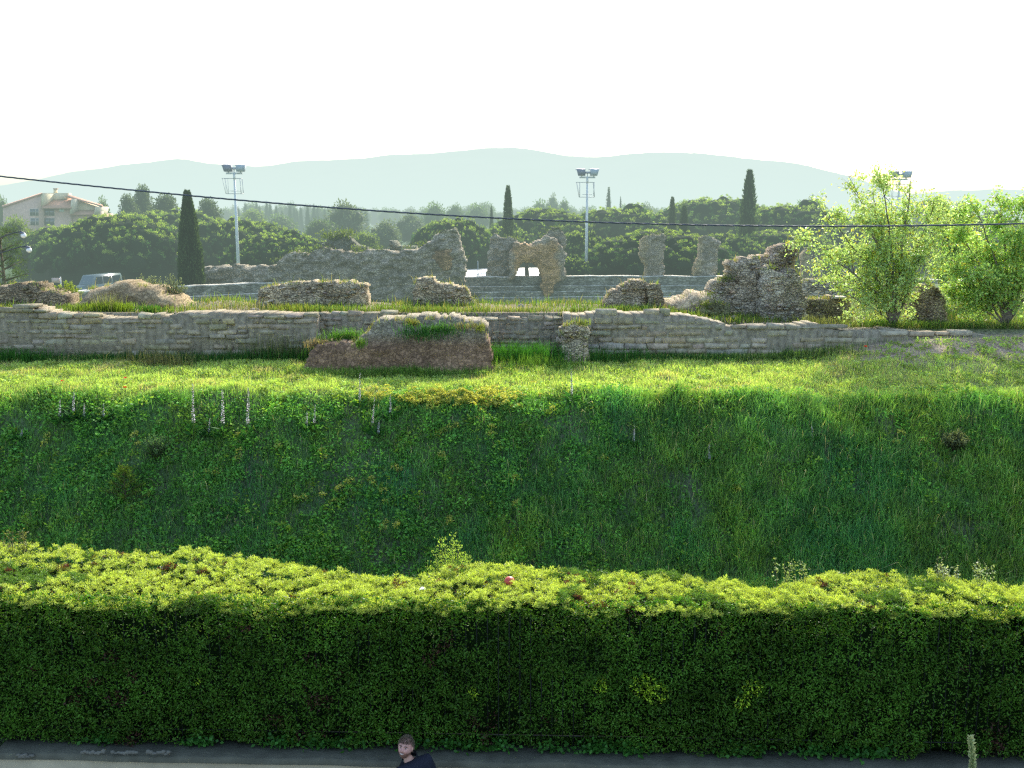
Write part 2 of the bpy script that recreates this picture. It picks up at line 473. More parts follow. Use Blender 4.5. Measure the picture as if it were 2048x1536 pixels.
# ------------------------------------------------------------------ low boundary wall, fence, hedge
ZW = 1.19
wall = thing('boundary_wall', 'low rendered boundary wall with grey concrete coping under the hedge', 'wall', (0, 11, 0))
def along(x0, x1, n, f0, f1, z0, z1, col, jit=0.0, seed=0):
    """prism following the fence line between offsets f0 and f1"""
    xs = np.linspace(x0, x1, n)
    j = jit * fbm(xs * 1.7, xs * 0, 0, seed)
    V = []
    for i, x in enumerate(xs):
        y = yl(x)
        V += [(x, y + f0 + j[i], z0), (x, y + f0 + j[i] * 1.3, z1 - .012 + j[i] * .3), (x, y + f0 + .03 + j[i], z1 + j[i] * .4), (x, y + f1, z1), (x, y + f1, z0)]
    Q = []
    for i in range(n - 1):
        for k in range(4):
            Q.append((i * 5 + k, i * 5 + 5 + k, i * 5 + 6 + k, i * 5 + 1 + k))
    g = Geo(); g.add(V, Q, [(0, 1, 2), (0, 2, 4), (2, 3, 4)], col)
    return g
OFF = Vector((0, -11, 0))
def rebase(o): o.location = OFF; return o
rebase(along(-6.15, 22, 120, -.33, .06, -.05, ZW - .075, (.46, .39, .26)).obj('wall_body', M['plaster'], wall))
rebase(along(-6.15, 22, 240, -.37, .08, ZW - .073, ZW, (.115, .112, .08), .03, 4).obj('coping', M['concrete'], wall, smooth=False))
for px, py, wpx in ((185, 1506, 40), (248, 1506, 44), (316, 1507, 38), (50, 1513, 26)):
    X, dy, dz = ray(px, py); yy = 10.97 - .034 * (X * 11.4)
    c = P(px, py, yl(X * 11.6) - .385)
    g = Geo(); n = 9
    for i in range(n):
        f = i / (n - 1) - .5
        g.sphere((c.x + f * wpx / 2010 * 12.6, c.y + .012, c.z + random.uniform(-.012, .012)), (.03, .018, random.uniform(.012, .03)), 7, 5, (.165, .16, .13), .3)
    rebase(g.obj('chipped_mortar', M['concrete'], wall))
pst = thing('gate_post', 'dark weathered post at the left end of the low wall', 'post', (-6.33, float(yl(-6.33)) - .2, 0))
g = Geo().tube([(0, 0, -.05), (0, 0, .6), (0, .0, 1.02), (0, 0, 1.1)], [.15, .15, .15, .17], 10, (.035, .04, .035))
g.obj('shaft', M['concrete'], pst)
Geo().sphere((0, 0, 1.13), (.16, .16, .07), 10, 6, (.05, .055, .05), .1).obj('cap', M['concrete'], pst)

fence = thing('iron_fence', 'thin dark iron railing fence standing on the low wall inside the hedge', 'fence', (0, 11, 0))
pk = Geo().tube([(0, 0, 0), (0, 0, 1.6), (0, 0, 1.7)], [.006, .006, .003], 5, (.03, .034, .03)).mesh('picket')
pk.materials.append(M['iron'])
for i in range(96):
    x = -6.05 + i * .128
    o = bpy.data.objects.new('picket', pk); COL.objects.link(o); o.parent = fence
    o.location = (x, float(yl(x)) + .015 - 11, ZW - .01)
rebase(Geo().tube([(-6.1, float(yl(-6.1)) + .02, ZW + .14), (6.2, float(yl(6.2)) + .02, ZW + .14)], .008, 4, (.03, .034, .03)).obj('rail', M['iron'], fence))

BACK = np.array([(-150, 1068), (60, 1073), (110, 1080), (200, 1080), (290, 1092), (370, 1084), (430, 1090), (480, 1099), (560, 1104), (640, 1116), (740, 1133), (810, 1138), (880, 1122),
                 (940, 1116), (1010, 1114), (1090, 1121), (1200, 1124), (1330, 1131), (1420, 1143), (1500, 1160), (1540, 1158), (1620, 1136), (1680, 1128), (1760, 1133), (1870, 1139), (2048, 1148), (2250, 1150)], float)
bx, by = [], []
for px, py in BACK:
    dx, dy, dz = ray(px, py); s_ = (3.06 - CAM_H) / dz
    bx.append(dx * s_); by.append(dy * s_)
def yback(x): return np.interp(x, bx, by) - .06
def htop(x, y):
    return 2.98 + .05 * fbm(x * .9, y * .9, 0, 61) + .05 * vnoise(x * .45, y * 0, 0, 66)
hedge = thing('hedge', 'long clipped green hedge with sunlit yellow green top', 'hedge', (0, 11, 1.1))
HOFF = Vector((0, -11, -1.1))
def hobj(g, name, mat):
    o = g.obj(name, mat, hedge); o.location = HOFF; return o
def hedge_front():
    g = Geo()
    n = 125000
    x = rng.uniform(-7.6, 7.2, n); z = rng.uniform(1.2, 3.06, n)
    low = .5 * np.exp(-((z - 1.2) / .12))
    dep = .10 * fbm(x * 3.2, z * 3.2, 0, 52, 3) + .05 * vnoise(x * 9, z * 9, 0, 55)
    bare = vnoise(x * 1.6, z * 1.1, 0, 58) * .5 + .5
    y = yl(x) - .10 + dep + np.abs(rng.normal(0, .05, n)) + .04 * sst(2.98, 3.06, z) + .10 * sst(.6, .75, bare) + low * .12 * (vnoise(x * 1.2, 0, 0, 59) > .1)
    D = np.stack([rng.normal(0, .7, n), -np.abs(rng.normal(.5, .5, n)), rng.normal(.25, .7, n)], 1)
    b = (vnoise(x * 5, z * 5, 0, 53) * .25 + rng.uniform(.6, 1.35, n)) * (1 + .45 * fbm(x * 1.3, z * 1.6, 0, 54))
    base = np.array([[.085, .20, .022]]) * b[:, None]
    yel = rng.random(n) < .07
    base[yel] = np.array([.11, .16, .02]) * rng.uniform(.7, 1.2, (yel.sum(), 1))
    red = (rng.random(n) < .5) & (fbm(x * 2.1, z * 2.6, 0, 57) > .46)
    base[red] = np.array([.10, .045, .03]) * rng.uniform(.5, 1.2, (red.sum(), 1))
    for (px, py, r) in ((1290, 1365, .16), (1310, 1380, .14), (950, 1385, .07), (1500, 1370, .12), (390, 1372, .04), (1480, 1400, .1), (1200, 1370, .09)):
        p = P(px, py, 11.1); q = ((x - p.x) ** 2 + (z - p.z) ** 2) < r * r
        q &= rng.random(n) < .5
        base[q] = np.array([.50, .72, .05]) * rng.uniform(.6, 1.3, (q.sum(), 1))  # bright leaf colour imitates sun leaking through the hedge
    kp = (fbm(x * 3.4, z * 3.0, 0, 60) < .30) | (rng.random(n) < .35)
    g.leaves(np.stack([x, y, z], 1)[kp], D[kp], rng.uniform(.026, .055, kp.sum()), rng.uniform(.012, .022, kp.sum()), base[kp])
    # ivy leaves spilling over the coping
    for cx in (820, 905, 950, 1000, 1180, 1200, 1260, 1460, 1500, 1620, 1700, 1740, 560, 200, 390, 700, 640, 1110):
        p = P(cx, 1490, 11.1); k = int(rng.integers(50, 150))
        c = np.stack([p.x + rng.normal(0, .12, k), yl(p.x) - .06 - np.abs(rng.normal(0, .05, k)), ZW + .02 + np.abs(rng.normal(0, .06, k))], 1)
        g.leaves(c, np.stack([rng.normal(0, 1, k), -np.abs(rng.normal(.6, .4, k)), rng.normal(.1, .6, k)], 1), rng.uniform(.04, .07, k), rng.uniform(.035, .05, k), np.array([.05, .17, .025]) * rng.uniform(.6, 1.3, (k, 1)))
    return g
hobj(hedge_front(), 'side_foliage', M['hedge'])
def hedge_top():
    g = Geo()
    # puffs of feathery shoots
    npf = 8200
    x = rng.uniform(-7.8, 7.4, npf); f = rng.uniform(-.02, 1.0, npf)
    yf, yb = yl(x) - .10 + .05 * fbm(x * 3, x * 0, 0, 62), yback(x)
    y = yf + f * (yb - yf)
    e = .03 * np.exp(-((y - yf) / .06) ** 2) + .12 * np.exp(-((yb - y) / .10) ** 2)
    lump = .07 * vnoise(x * 5, y * 5, 0, 63)
    z = htop(x, y) - e + lump + rng.normal(0, .026, npf)
    r = rng.uniform(.036, .06, npf)
    K = 46
    D = rng.normal(size=(npf, K, 3)); D[..., 2] = np.abs(D[..., 2]) * .9 + .15; D /= np.linalg.norm(D, axis=2)[..., None]
    C0 = np.stack([x, y, z], 1)[:, None] + D * r[:, None, None] * rng.uniform(.1, .75, (npf, K, 1))
    shade = rng.uniform(.75, 1.2, npf)
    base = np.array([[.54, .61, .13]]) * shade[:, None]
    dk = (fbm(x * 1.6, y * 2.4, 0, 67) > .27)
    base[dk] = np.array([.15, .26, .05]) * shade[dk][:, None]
    redn = (fbm(x * 2.9 + 9, y * 4.4, 0, 68) > .42) & (rng.random(npf) < .4)
    base[redn] = np.array([.16, .055, .035]) * shade[redn][:, None]
    cc = np.repeat(base, K, 0) * rng.uniform(.75, 1.25, (npf * K, 1))
    keep = rng.random(npf * K) < .9
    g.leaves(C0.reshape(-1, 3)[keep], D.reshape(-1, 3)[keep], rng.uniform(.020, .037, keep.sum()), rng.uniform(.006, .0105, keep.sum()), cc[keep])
    # glossy darker leaves between the puffs
    n = 30000
    x = rng.uniform(-7.8, 7.4, n); f = rng.uniform(0, 1, n)
    q = fbm(x * 1.9, f * 3.3, 0, 69) > rng.uniform(-.5, .45, n)
    x, f = x[q], f[q]; n = len(x)
    yf, yb = yl(x) + .02, yback(x); y = yf + f * (yb - yf)
    e = .05 * np.exp(-((y - yf) / .06) ** 2) + .16 * np.exp(-((yb - y) / .10) ** 2)
    z = htop(x, y) - e + rng.uniform(-.06, .035, n)
    D = np.stack([rng.normal(0, .8, n), rng.normal(0, .8, n), rng.normal(.3, .5, n)], 1)
    g.leaves(np.stack([x, y, z], 1), D, rng.uniform(.025, .05, n), rng.uniform(.012, .02, n), np.array([.06, .11, .025]) * rng.uniform(.5, 1.6, (n, 1)))
    return g
hobj(hedge_top(), 'top_foliage', M['hedge'])
def hedge_inner():
    xs = np.linspace(-7.9, 7.5, 90); V = []; Q = []
    for x in xs:
        a, b = float(yl(x)) + .17, float(yback(x)) - .12
        zt = [float(htop(x, a + .1)) - .10, float(htop(x, (a + b) / 2)) - .07, float(htop(x, b - .1)) - .15]
        V += [(x, a, 1.0), (x, a, zt[0] - .08), (x, a + .12, zt[0]), (x, (a + b) / 2, zt[1]), (x, b - .12, zt[2]), (x, b, zt[2] - .1), (x, b, .9)]
    for i in range(len(xs) - 1):
        for k in range(6): Q.append((i * 7 + k, i * 7 + k + 7, i * 7 + k + 8, i * 7 + k + 1))
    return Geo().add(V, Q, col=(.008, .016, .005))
hobj(hedge_inner(), 'dark_core', M['core'])  # dark solid core added to block see-through, stands for the shaded inside
def hedge_rear():
    g = Geo(); n = 16000
    x = rng.uniform(-7.8, 7.4, n); z = rng.uniform(1.0, 3.0, n)
    y = yback(x) - .05 + .05 * fbm(x * 4, z * 4) + rng.normal(0, .03, n)
    D = np.stack([rng.normal(0, .7, n), np.abs(rng.normal(.5, .5, n)), rng.normal(.25, .7, n)], 1)
    g.leaves(np.stack([x, y, z], 1), D, rng.uniform(.04, .07, n), rng.uniform(.02, .03, n), np.array([.05, .11, .02]) * rng.uniform(.6, 1.4, (n, 1)))
    return g
hobj(hedge_rear(), 'rear_foliage', M['hedge'])

# loose sprays sticking out of the hedge top
def spray(px0, py0, px1, py1, label, nst, col, seed):
    rs = np.random.default_rng(seed)
    g = Geo(); lf = Geo()
    xm = P((px0 + px1) / 2, py1, 11.9).x
    yb = float(yback(xm)) - .12
    base = P((px0 + px1) / 2, py1, yb); base.z = float(htop(xm, yb)) - .12
    t = thing('twig_spray', label, 'shoots', base, 'loose shoots growing out of the hedge top')
    for i in range(nst):
        a = P(rs.uniform(px0, px1), rs.uniform(py0, (py0 * .6 + py1 * .4)), yb + rs.uniform(-.15, .1)) - base
        r0 = Vector((a.x * .75 + rs.normal(0, .03), rs.normal(0, .05), -.05))
        pts = [r0.lerp(a, f) + Vector((rs.normal(0, .01), rs.normal(0, .01), .03 * math.sin(f * PI))) for f in np.linspace(0, 1, 6)]
        g.tube(pts, np.linspace(.005, .0015, 6), 4, (.12, .09, .06))
        for k in range(26):
            f = rs.uniform(.3, 1); p = r0.lerp(a, f)
            lf.leaves([tuple(p + Vector((rs.normal(0, .015), rs.normal(0, .015), rs.normal(0, .012))))], [rs.normal(size=3)], rs.uniform(.025, .045), rs.uniform(.014, .022), np.array(col) * rs.uniform(.7, 1.3))
    g.obj('twigs', M['bark'], t); lf.obj('leaves', M['hedge'], t)
spray(1545, 1114, 1620, 1150, 'spiky loose shoots beside the dip in the hedge top at right', 7, (.30, .36, .16), 1)
spray(1870, 1125, 1925, 1150, 'pale glossy shoots on the hedge top at right below the taller sprig', 10, (.42, .46, .30), 2)
spray(1950, 1122, 1990, 1150, 'small pale shoots rightmost on the hedge top', 6, (.36, .42, .22), 3)
spray(0, 1058, 55, 1085, 'brownish leafy shoots at the far left corner of the hedge top', 8, (.20, .20, .08), 4)
spray(1868, 1094, 1890, 1140, 'thin upright sprig rising above the hedge top at right', 2, (.12, .16, .07), 5)

# red ball and white scrap on the hedge
p = P(1019, 1166, 11.72)
bl = Geo(); bl.sphere((0, 0, 0), (.066, .066, .06), 20, 14, (.50, .07, .05))
tag(bl.obj('ball', M['white'], smooth=True, loc=(p.x, p.y, float(htop(p.x, p.y)) + .075)), 'pinkish red ball lying half sunk in the hedge top', 'ball')
p = P(845, 1174, 11.55)
g = Geo(); g.add([(-.06, -.03, .0), (.0, -.045, .03), (.06, -.02, .012), (.05, .03, .035), (-.01, .045, .05), (-.06, .03, .02), (0, 0, .055)], None, [(0, 1, 6), (1, 2, 6), (2, 3, 6), (3, 4, 6), (4, 5, 6), (5, 0, 6)], (.8, .8, .82))
g.V = [v * .6 for v in g.V]
tag(g.obj('paper_scrap', M['white'], loc=(p.x, p.y, float(htop(p.x, p.y)) + .03)), 'crumpled white paper scrap caught on the hedge top', 'litter')

# ------------------------------------------------------------------ ground vegetation (nobody could count it)
def gz(x, y): return ground(x, y)
def scatter(n, y0, y1, margin=1.12, pw=1.0):
    y = y0 + (y1 - y0) * rng.random(n) ** pw
    x = (rng.random(n) * 2 - 1) * (.515 * y * margin)
    return x, y
def slope_grass():
    g = Geo(); n = 400000
    x, y = scatter(n, 15.5, 26.0)
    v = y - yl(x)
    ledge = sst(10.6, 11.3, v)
    right = sst(-1.0, 5.0, x + 2.2 * fbm(x * .35, y * .35, 0, 78))
    patch = fbm(x * .55, y * .55, 0, 77) * .5 + .5
    bare = fbm(x * .9, y * .9, 0, 79) + .35 * vnoise(x * 4, y * 4, 0, 80)
    keep = rng.random(n) < np.clip(.55 + .35 * right + .6 * ledge, 0, 1) * (1 - .6 * sst(.05, .4, bare) * (1 - .5 * ledge))
    brx = sst(7.4, 9.4, x + .8 * fbm(x, y, 0, 71)) * sst(23.9, 24.8, y + .6 * fbm(x * .8, y * .8, 0, 12))
    keep &= rng.random(n) > brx * .96
    x, y, v, ledge, right, patch = [a[keep] for a in (x, y, v, ledge, right, patch)]; n = len(x)
    H = (.10 + .15 * rng.random(n)) * (.7 + .9 * patch) * (1 + .35 * right * (1 - ledge))
    tall = np.clip(fbm(x * 1.1, y * 1.1, 0, 83), 0, 1)
    H = H * (1 - .5 * ledge) + .32 * tall * rng.random(n) ** 2 * (1 - .6 * ledge)
    shade = rng.uniform(.6, 1.35, n)[:, None] * (.75 + .5 * (fbm(x * .8, y * .8, 0, 91) * .5 + .5))[:, None]
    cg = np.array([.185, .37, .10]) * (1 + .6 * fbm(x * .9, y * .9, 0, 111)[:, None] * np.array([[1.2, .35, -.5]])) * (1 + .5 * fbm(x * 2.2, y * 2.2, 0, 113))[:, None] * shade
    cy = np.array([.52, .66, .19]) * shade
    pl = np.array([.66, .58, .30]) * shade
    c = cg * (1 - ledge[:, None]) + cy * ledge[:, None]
    q = (rng.random(n) < (.10 + .55 * sst(.12, .45, fbm(x * 1.3, y * 1.6, 0, 88))) * ledge + .03); c[q] = pl[q]
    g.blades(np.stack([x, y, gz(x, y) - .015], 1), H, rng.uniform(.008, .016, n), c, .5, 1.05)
    return g
tag(slope_grass().obj('slope_grass', M['grass']), 'rough green grass covering the bank and the sunny ledge', 'grass', kind='stuff')

def ground_cover():
    g = Geo(); n = 10500
    x, y = scatter(n, 16.2, 25.6)
    left = 1 - sst(-1.5, 5, x + 3 * fbm(x * .4, y * .4, 0, 95))
    cl = fbm(x * 1.0, y * 1.0, 0, 96)
    keep = rng.random(n) < np.clip(.48 + .52 * left * sst(-.3, .2, cl), 0, 1) * (1 - .65 * sst(21.8, 22.6, y))
    x, y = x[keep], y[keep]; n = len(x)
    K = 26
    h = rng.uniform(.06, .24, n) * (1 - .55 * sst(21.9, 22.6, y))
    a = rng.uniform(0, 2 * PI, (n, K)); r = np.sqrt(rng.random((n, K))) * rng.uniform(.08, .2, n)[:, None]
    X = x[:, None] + np.cos(a) * r; Y = y[:, None] + np.sin(a) * r
    Z = gz(X, Y) + h[:, None] * (1 - (r / .22) ** 2 * .6) * rng.uniform(.35, 1.05, (n, K))
    D = np.stack([np.cos(a) + rng.normal(0, .5, (n, K)), np.sin(a) + rng.normal(0, .5, (n, K)) - .25, rng.normal(.1, .5, (n, K))], -1)
    tone = rng.uniform(.6, 1.4, n); hue = rng.random(n)
    c = np.where((hue < .12)[:, None], np.array([[.26, .42, .06]]), np.where((hue < .5)[:, None], np.array([[.18, .41, .07]]), np.array([[.13, .33, .065]]))) * tone[:, None]
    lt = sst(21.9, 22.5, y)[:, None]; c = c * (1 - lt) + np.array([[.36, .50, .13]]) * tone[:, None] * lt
    c = np.repeat(c, K, 0) * rng.uniform(.75, 1.25, (n * K, 1))
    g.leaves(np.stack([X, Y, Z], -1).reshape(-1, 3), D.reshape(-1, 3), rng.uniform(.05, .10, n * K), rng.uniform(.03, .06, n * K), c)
    return g
tag(ground_cover().obj('ground_cover', M['leaf']), 'broad leaved weeds growing densely over the shaded bank', 'weeds', kind='stuff')

def yellow_spurge():
    g = Geo()
    spots = [(905, 795, 90, 14, 120), (990, 800, 60, 16, 80), (850, 800, 50, 16, 50), (770, 790, 50, 10, 20)]
    cs = []
    for px, py, sx, sy, k in spots:
        for i in range(k):
            cs.append((px + rng.normal(0, sx * .5), py + rng.normal(0, sy * .6)))
    for px, py in ((690, 985), (700, 970), (660, 990), (745, 965), (800, 940), (890, 860), (905, 855), (885, 925), (980, 860), (425, 945), (470, 915), (480, 880), (270, 895), (775, 1050), (795, 1045), (900, 1045), (1030, 955), (1035, 1010), (1200, 920), (1790, 885), (1760, 890), (1475, 985), (600, 1005), (640, 905), (90, 880), (770, 995), (560, 900), (1100, 830)):
        for i in range(2): cs.append((px + rng.normal(0, 8), py + rng.normal(0, 6)))
    for px, py in cs:
        dx, dy, dz = ray(px, py)
        ss = np.linspace(14, 27, 400) / dy
        xx, yy, zz = dx * ss, dy * ss, CAM_H + dz * ss
        hit = np.argmax(zz < gz(xx, yy) + .12)
        x0, y0 = xx[hit], yy[hit]
        K = 34
        a = rng.uniform(0, 2 * PI, K); r = rng.uniform(0, .07, K)
        X, Y = x0 + np.cos(a) * r, y0 + np.sin(a) * r
        Z = gz(X, Y) + rng.uniform(.12, .22) - r * .4
        leaf_tone = 1.0
        g.leaves(np.stack([X, Y, Z], 1), np.stack([np.cos(a), np.sin(a) - .3, rng.normal(.3, .3, K)], 1), rng.uniform(.03, .05, K), rng.uniform(.022, .035, K), np.array([.62, .62, .14]) * rng.uniform(.6, 1.2, (K, 1)))
    return g
tag(yellow_spurge().obj('yellow_wildflowers', M['leaf']), 'yellow flowering weeds massed at the edge of the bank and dotted down it', 'flowers', kind='stuff')

def hit_ground(px, py, y0=13.0, y1=60.0):
    dx, dy, dz = ray(px, py)
    ss = np.linspace(y0, y1, 3000) / dy
    xx, yy, zz = dx * ss, dy * ss, CAM_H + dz * ss
    k = int(np.argmax(zz < gz(xx, yy)))
    return Vector((xx[k], yy[k], float(gz(xx[k], yy[k]))))

def tall_weeds():
    g = Geo()
    def clump(px, py, wpx, n, h, col, y=None, lean=.3, w=.012):
        for i in range(n):
            q = px + rng.normal(0, wpx * .5)
            p = hit_ground(q, py + rng.normal(0, 3), 20, 40) if y is None else Vector(P(q, py, y + rng.normal(0, .15)))
            if y is not None: p.z = float(gz(p.x, p.y))
            g.blades([tuple(p)], h * rng.uniform(.5, 1.15), w, np.array(col) * rng.uniform(.6, 1.35), lean)
    # lush tufts at the foot of the wall and around the earth block
    clump(1050, 725, 130, 1500, .55, (.06, .20, .035), 25.2)
    clump(1080, 735, 80, 500, .35, (.14, .26, .05), 24.6)
    clump(690, 690, 80, 700, .55, (.07, .21, .04), 26.0)
    clump(570, 715, 90, 350, .75, (.20, .21, .10), 25.6, .2, .01)
    clump(560, 715, 120, 500, .4, (.05, .16, .03), 25.5)
    clump(320, 735, 90, 350, .45, (.22, .21, .10), 25.0)
    clump(30, 715, 80, 600, .45, (.05, .17, .03), 25.4)
    clump(1230, 725, 90, 500, .4, (.06, .18, .04), 25.3)
    clump(1440, 720, 130, 300, .25, (.07, .17, .04), 25.4)
    clump(1600, 715, 120, 500, .35, (.09, .16, .05), 25.3)
    clump(220, 715, 400, 1600, .28, (.04, .14, .03), 25.5)
    clump(480, 715, 300, 1000, .28, (.04, .14, .03), 25.5)
    clump(800, 740, 230, 1400, .28, (.10, .20, .04), 24.0, .4)
    clump(1350, 720, 260, 1000, .22, (.04, .14, .03), 25.5)
    clump(1060, 612, 170, 700, .14, (.22, .28, .08), 27.4); clump(1010, 614, 90, 300, .2, (.33, .31, .14), 27.6); clump(860, 612, 160, 500, .15, (.24, .29, .09), 27.4)
    # plateau behind the wall
    n = 42000
    x, y = scatter(n, 26.9, 33.5, 1.15, 1.5)
    d = fbm(x * .8, y * .8, 0, 101)
    edge = np.exp(-((y - 26.7) / .5) ** 2)
    keep = rng.random(n) < np.clip(.42 + 1.5 * d + .25 * edge + .8 * sst(9, 11, x), 0, 1)
    x, y = x[keep], y[keep]; n = len(x)
    h = rng.uniform(.06, .22, n) * (1 + .8 * (rng.random(n) < .08))
    tone = rng.uniform(.6, 1.35, n)[:, None]
    c = np.where((rng.random(n) < .45)[:, None], np.array([[.16, .25, .05]]), np.where((rng.random(n) < .5)[:, None], np.array([[.28, .26, .10]]), np.array([[.09, .17, .04]]))) * tone
    g.blades(np.stack([x, y, gz(x, y) - .01], 1), h, rng.uniform(.012, .02, n), c, .4)
    for px, py, wpx, n, h, col in ((225, 612, 50, 900, .28, (.20, .29, .04)), (150, 612, 40, 300, .22, (.18, .26, .06)), (300, 622, 26, 400, .2, (.07, .17, .03)), (215, 545, 30, 160, .5, (.22, .23, .12)),
                                 (480, 606, 120, 140, .35, (.26, .24, .13)), (590, 570, 50, 300, .25, (.22, .27, .06)), (640, 600, 60, 250, .2, (.16, .26, .06)), (760, 606, 120, 500, .2, (.17, .25, .06)),
                                 (55, 615, 30, 300, .2, (.10, .2, .04)), (1240, 617, 40, 200, .2, (.15, .23, .07)), (1160, 628, 50, 200, .2, (.15, .23, .07)), (1640, 650, 60, 260, .3, (.20, .22, .10)), (1760, 650, 60, 300, .25, (.10, .2, .05)), (1860, 660, 120, 700, .2, (.17, .27, .06))):
        clump(px, py, wpx, n, h, col, 27.2 + rng.uniform(0, .5), .35, .015)
    return g
tag(tall_weeds().obj('tall_weeds', M['grass']), 'taller tufts of weeds and dry grass along the ruined walls', 'weeds', kind='stuff')

# ------------------------------------------------------------------ masonry
def stone_wall(name, label, x0, x1, y, ztop, zbase, col, thick=.55, course=.135, wid=(.25, .6), seed=0, yslope=0.0):
    rs = np.random.default_rng(seed)
    g = Geo()
    th = thing(name, label, 'ruined wall', ((x0 + x1) / 2, y, 4.0), 'courses of the near ruined stone wall')
    off = -Vector(th.location)
    core = Geo()
    xs = np.arange(x0, x1 + .2, .2)
    for a, b in zip(xs[:-1], xs[1:]):
        zt = min(ztop(a), ztop(b)) - .07
        if zt > zbase(a) - .2:
            core.box(a, min(b, x1), y + .012, y + thick, zbase(a) - .3, zt + rs.normal(0, .008), np.array(col) * rs.uniform(.74, .86))
    r = 0; z = min(zbase(q) for q in xs) - .2; zmax = max(ztop(q) for q in xs) + .06
    while z < zmax:
        h = course * rs.uniform(.75, 1.3)
        x = x0 + rs.uniform(-.2, 0)
        while x < x1:
            w = rs.uniform(*wid) * rs.choice([.6, 1, 1, 1.25])
            xc = x + w / 2
            if rs.random() < .3 * (vnoise(x * .5, z * 1.5, 0, seed + 50) > -.15):
                x += w; continue
            if x0 - .05 <= xc <= x1 and z + h * .6 < ztop(xc) and z + h > zbase(xc) - .2:
                gp = .012
                xa, xb, za, zb = x + gp, x + w - gp, z + gp, z + h - gp
                top = z + h * 1.6 > ztop(xc)
                za += rs.uniform(-.02, .02); zb += rs.uniform(-.02, .02)
                if top: zb = min(zb + rs.uniform(-.05, .02), ztop(xc) + .03)
                pr = y - rs.uniform(-.01, .028) + .04 * vnoise(xc * .8, z * 2, 0, seed)
                j = lambda s=.017: rs.normal(0, s)
                ins = min(.03, w * .15, h * .2)
                V = [(xa + j(), pr + .03, za + j()), (xb + j(), pr + .03, za + j()), (xb + j(), pr + .03, zb + j()), (xa + j(), pr + .03, zb + j()),
                     (xa + ins + j(), pr - .01 + j(), za + ins + j(.008)), (xb - ins + j(), pr - .01 + j(), za + ins + j(.008)), (xb - ins + j(), pr - .01 + j(), zb - ins + j(.008)), (xa + ins + j(), pr - .01 + j(), zb - ins + j(.008)),
                     (xa, y + thick, za), (xb, y + thick, za), (xb, y + thick + .0, zb + j(.02)), (xa, y + thick, zb + j(.02))]
                if not top:
                    V[8:] = [(a_, pr + .12, c_) for a_, b_, c_ in V[8:]]
                else:
                    dq = rs.uniform(.2, .55); V[8:] = [(a_, pr + dq, c_) for a_, b_, c_ in V[8:]]
                Q = [(4, 5, 6, 7), (0, 1, 5, 4), (1, 2, 6, 5), (2, 3, 7, 6), (3, 0, 4, 7), (3, 2, 10, 11), (0, 3, 11, 8), (1, 9, 10, 2), (0, 8, 9, 1)]
                t = rs.uniform(.82, 1.2)
                c = np.array(col) * t * np.array([1 + rs.normal(0, .05), 1, 1 + rs.normal(0, .06)])
                g.add(V, Q, col=c)
            x += w
        z += h; r += 1
    a = core.obj('mortar_core', M['stone'], th); a.location = off
    b = g.obj('stone_courses', M['stone'], th); b.location = off
    return th

def prof(pts, y):
    q = [P(a, b, y) for a, b in pts]
    xs = [p.x for p in q]; zs = [p.z for p in q]
    return lambda x: float(np.interp(x, xs, zs) + .035 * vnoise(x * 2.2, 0, 0, 17))
WC = (.33, .29, .235)
tl = prof([(-200, 622), (0, 618), (60, 612), (110, 622), (170, 630), (270, 634), (330, 626), (440, 622), (560, 624), (640, 626)], 26)
stone_wall('stone_wall', 'long left run of the near ruined stone wall with grassy top', P(-200, 640, 26).x, P(632, 640, 26).x, 26.0, tl, lambda x: float(gz(x, 25.9)), (.38, .325, .22), seed=3, thick=1.0)
tm = prof([(560, 622), (660, 620), (900, 630), (985, 634), (1130, 630), (1200, 628)], 26.55)
stone_wall('stone_wall', 'recessed middle run of the near ruined stone wall beside the pale pillar', P(620, 640, 26.5).x, P(1135, 640, 26.5).x, 26.55, tm, lambda x: 3.7, (.36, .31, .21), seed=4, course=.12, wid=(.18, .42))
tr = prof([(1100, 628), (1180, 622), (1260, 622), (1330, 622), (1345, 628), (1400, 629), (1450, 642), (1470, 650), (1560, 652), (1640, 642), (1660, 652), (1720, 656), (1800, 652), (1860, 662), (1930, 662), (1990, 668), (2040, 676)], 26)
stone_wall('stone_wall', 'right run of the near ruined stone wall sinking into bare earth', P(1128, 640, 26).x, P(1985, 660, 26).x, 26.0, tr, lambda x: float(gz(x, 25.9)) - .05, (.40, .345, .24), seed=6, thick=1.0, course=.17, wid=(.3, .75))

def inpoly(px, py, poly):
    n = len(poly); r = np.zeros(px.shape, bool)
    for i in range(n):
        x1, y1 = poly[i]; x2, y2 = poly[(i + 1) % n]
        c = ((y1 > py) != (y2 > py)) & (px < (x2 - x1) * (py - y1) / (y2 - y1 + 1e-12) + x1)
        r ^= c
    return r

